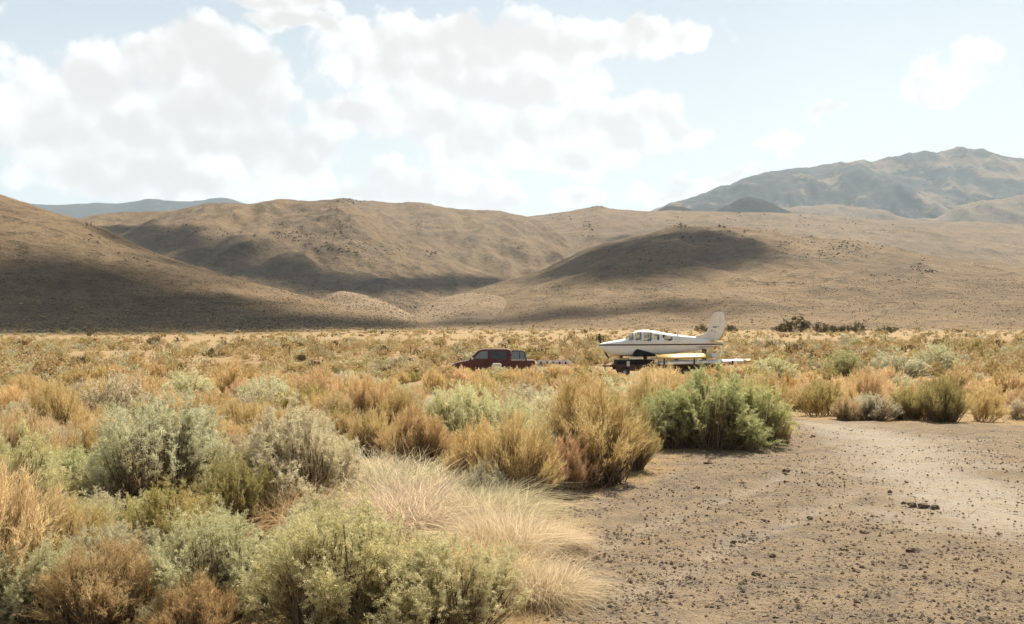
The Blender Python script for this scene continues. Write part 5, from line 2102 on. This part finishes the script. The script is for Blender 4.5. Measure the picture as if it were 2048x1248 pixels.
# scrap of white litter under a bush
x, y, z = ground_at(825, 803)
g = rng(31)
nx = 6
gx, gy = np.meshgrid(np.linspace(-0.10, 0.10, nx), np.linspace(-0.05, 0.05, nx))
gz = 0.03 + 0.03 * fbm(gx * 14, gy * 14, 2)
i = np.arange(nx - 1)[:, None] * nx + np.arange(nx - 1)[None, :]
q = np.stack([i, i + 1, i + 1 + nx, i + nx], -1).reshape(-1, 4)
me = mesh_np('plastic_scrap', np.stack([gx, gy, gz], -1).reshape(-1, 3), quads=q, smooth=True)
o = obj('plastic_scrap', me, mat_plain('white_scrap', (0.8, 0.78, 0.75), 0.6, dirt=0.1))
md = o.modifiers.new('thick', 'SOLIDIFY')
md.thickness = 0.02
o.location = (x, y, z + 0.02)
tag(o, 'small white scrap lying under an ochre bush on the flat', 'litter')

# ------------------------------------------------------------------ clouds overhead that shade the hills
def mat_cloud():
    m, N = new_mat('cloud')
    out = N.n('ShaderNodeOutputMaterial')
    d = N.n('ShaderNodeBsdfDiffuse')
    d.inputs[0].default_value = rgb(0.9, 0.9, 0.9)
    t = N.n('ShaderNodeBsdfTranslucent')
    t.inputs[0].default_value = rgb(0.9, 0.9, 0.9)
    s = N.n('ShaderNodeMixShader')
    s.inputs[0].default_value = 0.5
    N.put(s.inputs[1], d.outputs[0])
    N.put(s.inputs[2], t.outputs[0])
    N.put(out.inputs[0], s.outputs[0])
    return m


CLOUD_H = 1750.0
SHADE = [
    ('cumulus cloud overhead shading the lower slope of the tan hillside',
     [(150, 592, 190, 52, 320), (330, 618, 210, 34, 260), (40, 578, 150, 60, 220), (520, 642, 190, 14, 110), (690, 650, 160, 7, 50), (180, 654, 280, 12, 160), (190, 664, 300, 4, 90), (420, 662, 220, 4, 50), (-110, 595, 130, 50, 70)], 14),
    ('cumulus cloud overhead shading the draw between the hills',
     [(255, 462, 70, 14, 26), (335, 482, 90, 22, 60), (430, 512, 100, 24, 70), (525, 545, 110, 22, 70), (640, 562, 110, 16, 60), (760, 570, 110, 14, 60), (880, 566, 110, 12, 44), (980, 562, 70, 8, 20)], 26),
    ('cumulus cloud overhead shading the rocky hill top',
     [(1340, 510, 140, 38, 110), (1210, 532, 140, 24, 70), (1400, 478, 90, 22, 50), (1120, 547, 90, 10, 26), (1270, 488, 100, 20, 36), (1480, 500, 70, 32, 26), (1300, 515, 190, 46, 40)], 23),
    ('thin cloud overhead shading a strip of the fan behind the aircraft',
     [(1150, 632, 260, 9, 30), (1360, 612, 170, 9, 20), (950, 645, 160, 7, 16)], 11),
]
cv, cf = ico(0)
mcloud = mat_cloud()
for ci, (lab, ells, rad) in enumerate(SHADE):
    g = rng(900 + ci)
    V, Fc = [], []
    n0 = 0
    for (u, v, ru, rv, n) in ells:
        n = int(n * (2.6 if ci == 0 else 2.0))
        a = g.random(n) * 2 * math.pi
        s = np.minimum(np.abs(g.normal(0, 0.66, n)) + 0.12 * g.random(n), 1.5)
        uu = u + ru * s * np.cos(a)
        vv = v + rv * s * np.sin(a)
        x, y, z, ok = land_at(uu, vv)
        for k in range(n):
            if not ok[k]:
                continue
            sc = (CLOUD_H - z[k]) / LDIR.z
            c = np.array([x[k] + LDIR.x * sc, y[k] + LDIR.y * sc, CLOUD_H + g.uniform(-15, 15)])
            r = rad * g.uniform(0.40, 0.95) * max(0.25, 1.0 - 0.55 * s[k])
            p = cv * (r * np.array([1.0, 1.0, 0.6])) * (1 + 0.25 * g.standard_normal((len(cv), 1)) * 0.6) + c
            V.append(p)
            Fc.append(cf + n0)
            n0 += len(cv)
    me = mesh_np('cloud', np.concatenate(V), tris=np.concatenate(Fc), smooth=True)
    o = obj('cloud', me, mcloud)
    tag(o, lab, None, None, 'stuff')

# ------------------------------------------------------------------ haze over the whole basin
def build_haze():
    m, N = new_mat('haze')
    out = N.n('ShaderNodeOutputMaterial')
    v = N.n('ShaderNodeVolumePrincipled')
    v.inputs['Color'].default_value = rgb(0.72, 0.87, 1.0)
    v.inputs['Density'].default_value = HAZE
    v.inputs['Anisotropy'].default_value = 0.25
    N.put(out.inputs['Volume'], v.outputs[0])
    X0, X1, Y0, Y1, Z0, Z1 = -8800, 8800, -8800, 8800, -25.0, 1020.0
    vs = [(x, y, z) for z in (Z0, Z1) for y in (Y0, Y1) for x in (X0, X1)]
    fs = [(0, 2, 3, 1), (4, 5, 7, 6), (0, 1, 5, 4), (2, 6, 7, 3), (0, 4, 6, 2), (1, 3, 7, 5)]
    me = mesh_np('haze', vs, quads=fs)
    o = obj('haze', me, m)
    tag(o, 'pale bluish haze filling the basin', None, None, 'stuff')


HAZE = 7.0e-5
build_haze()
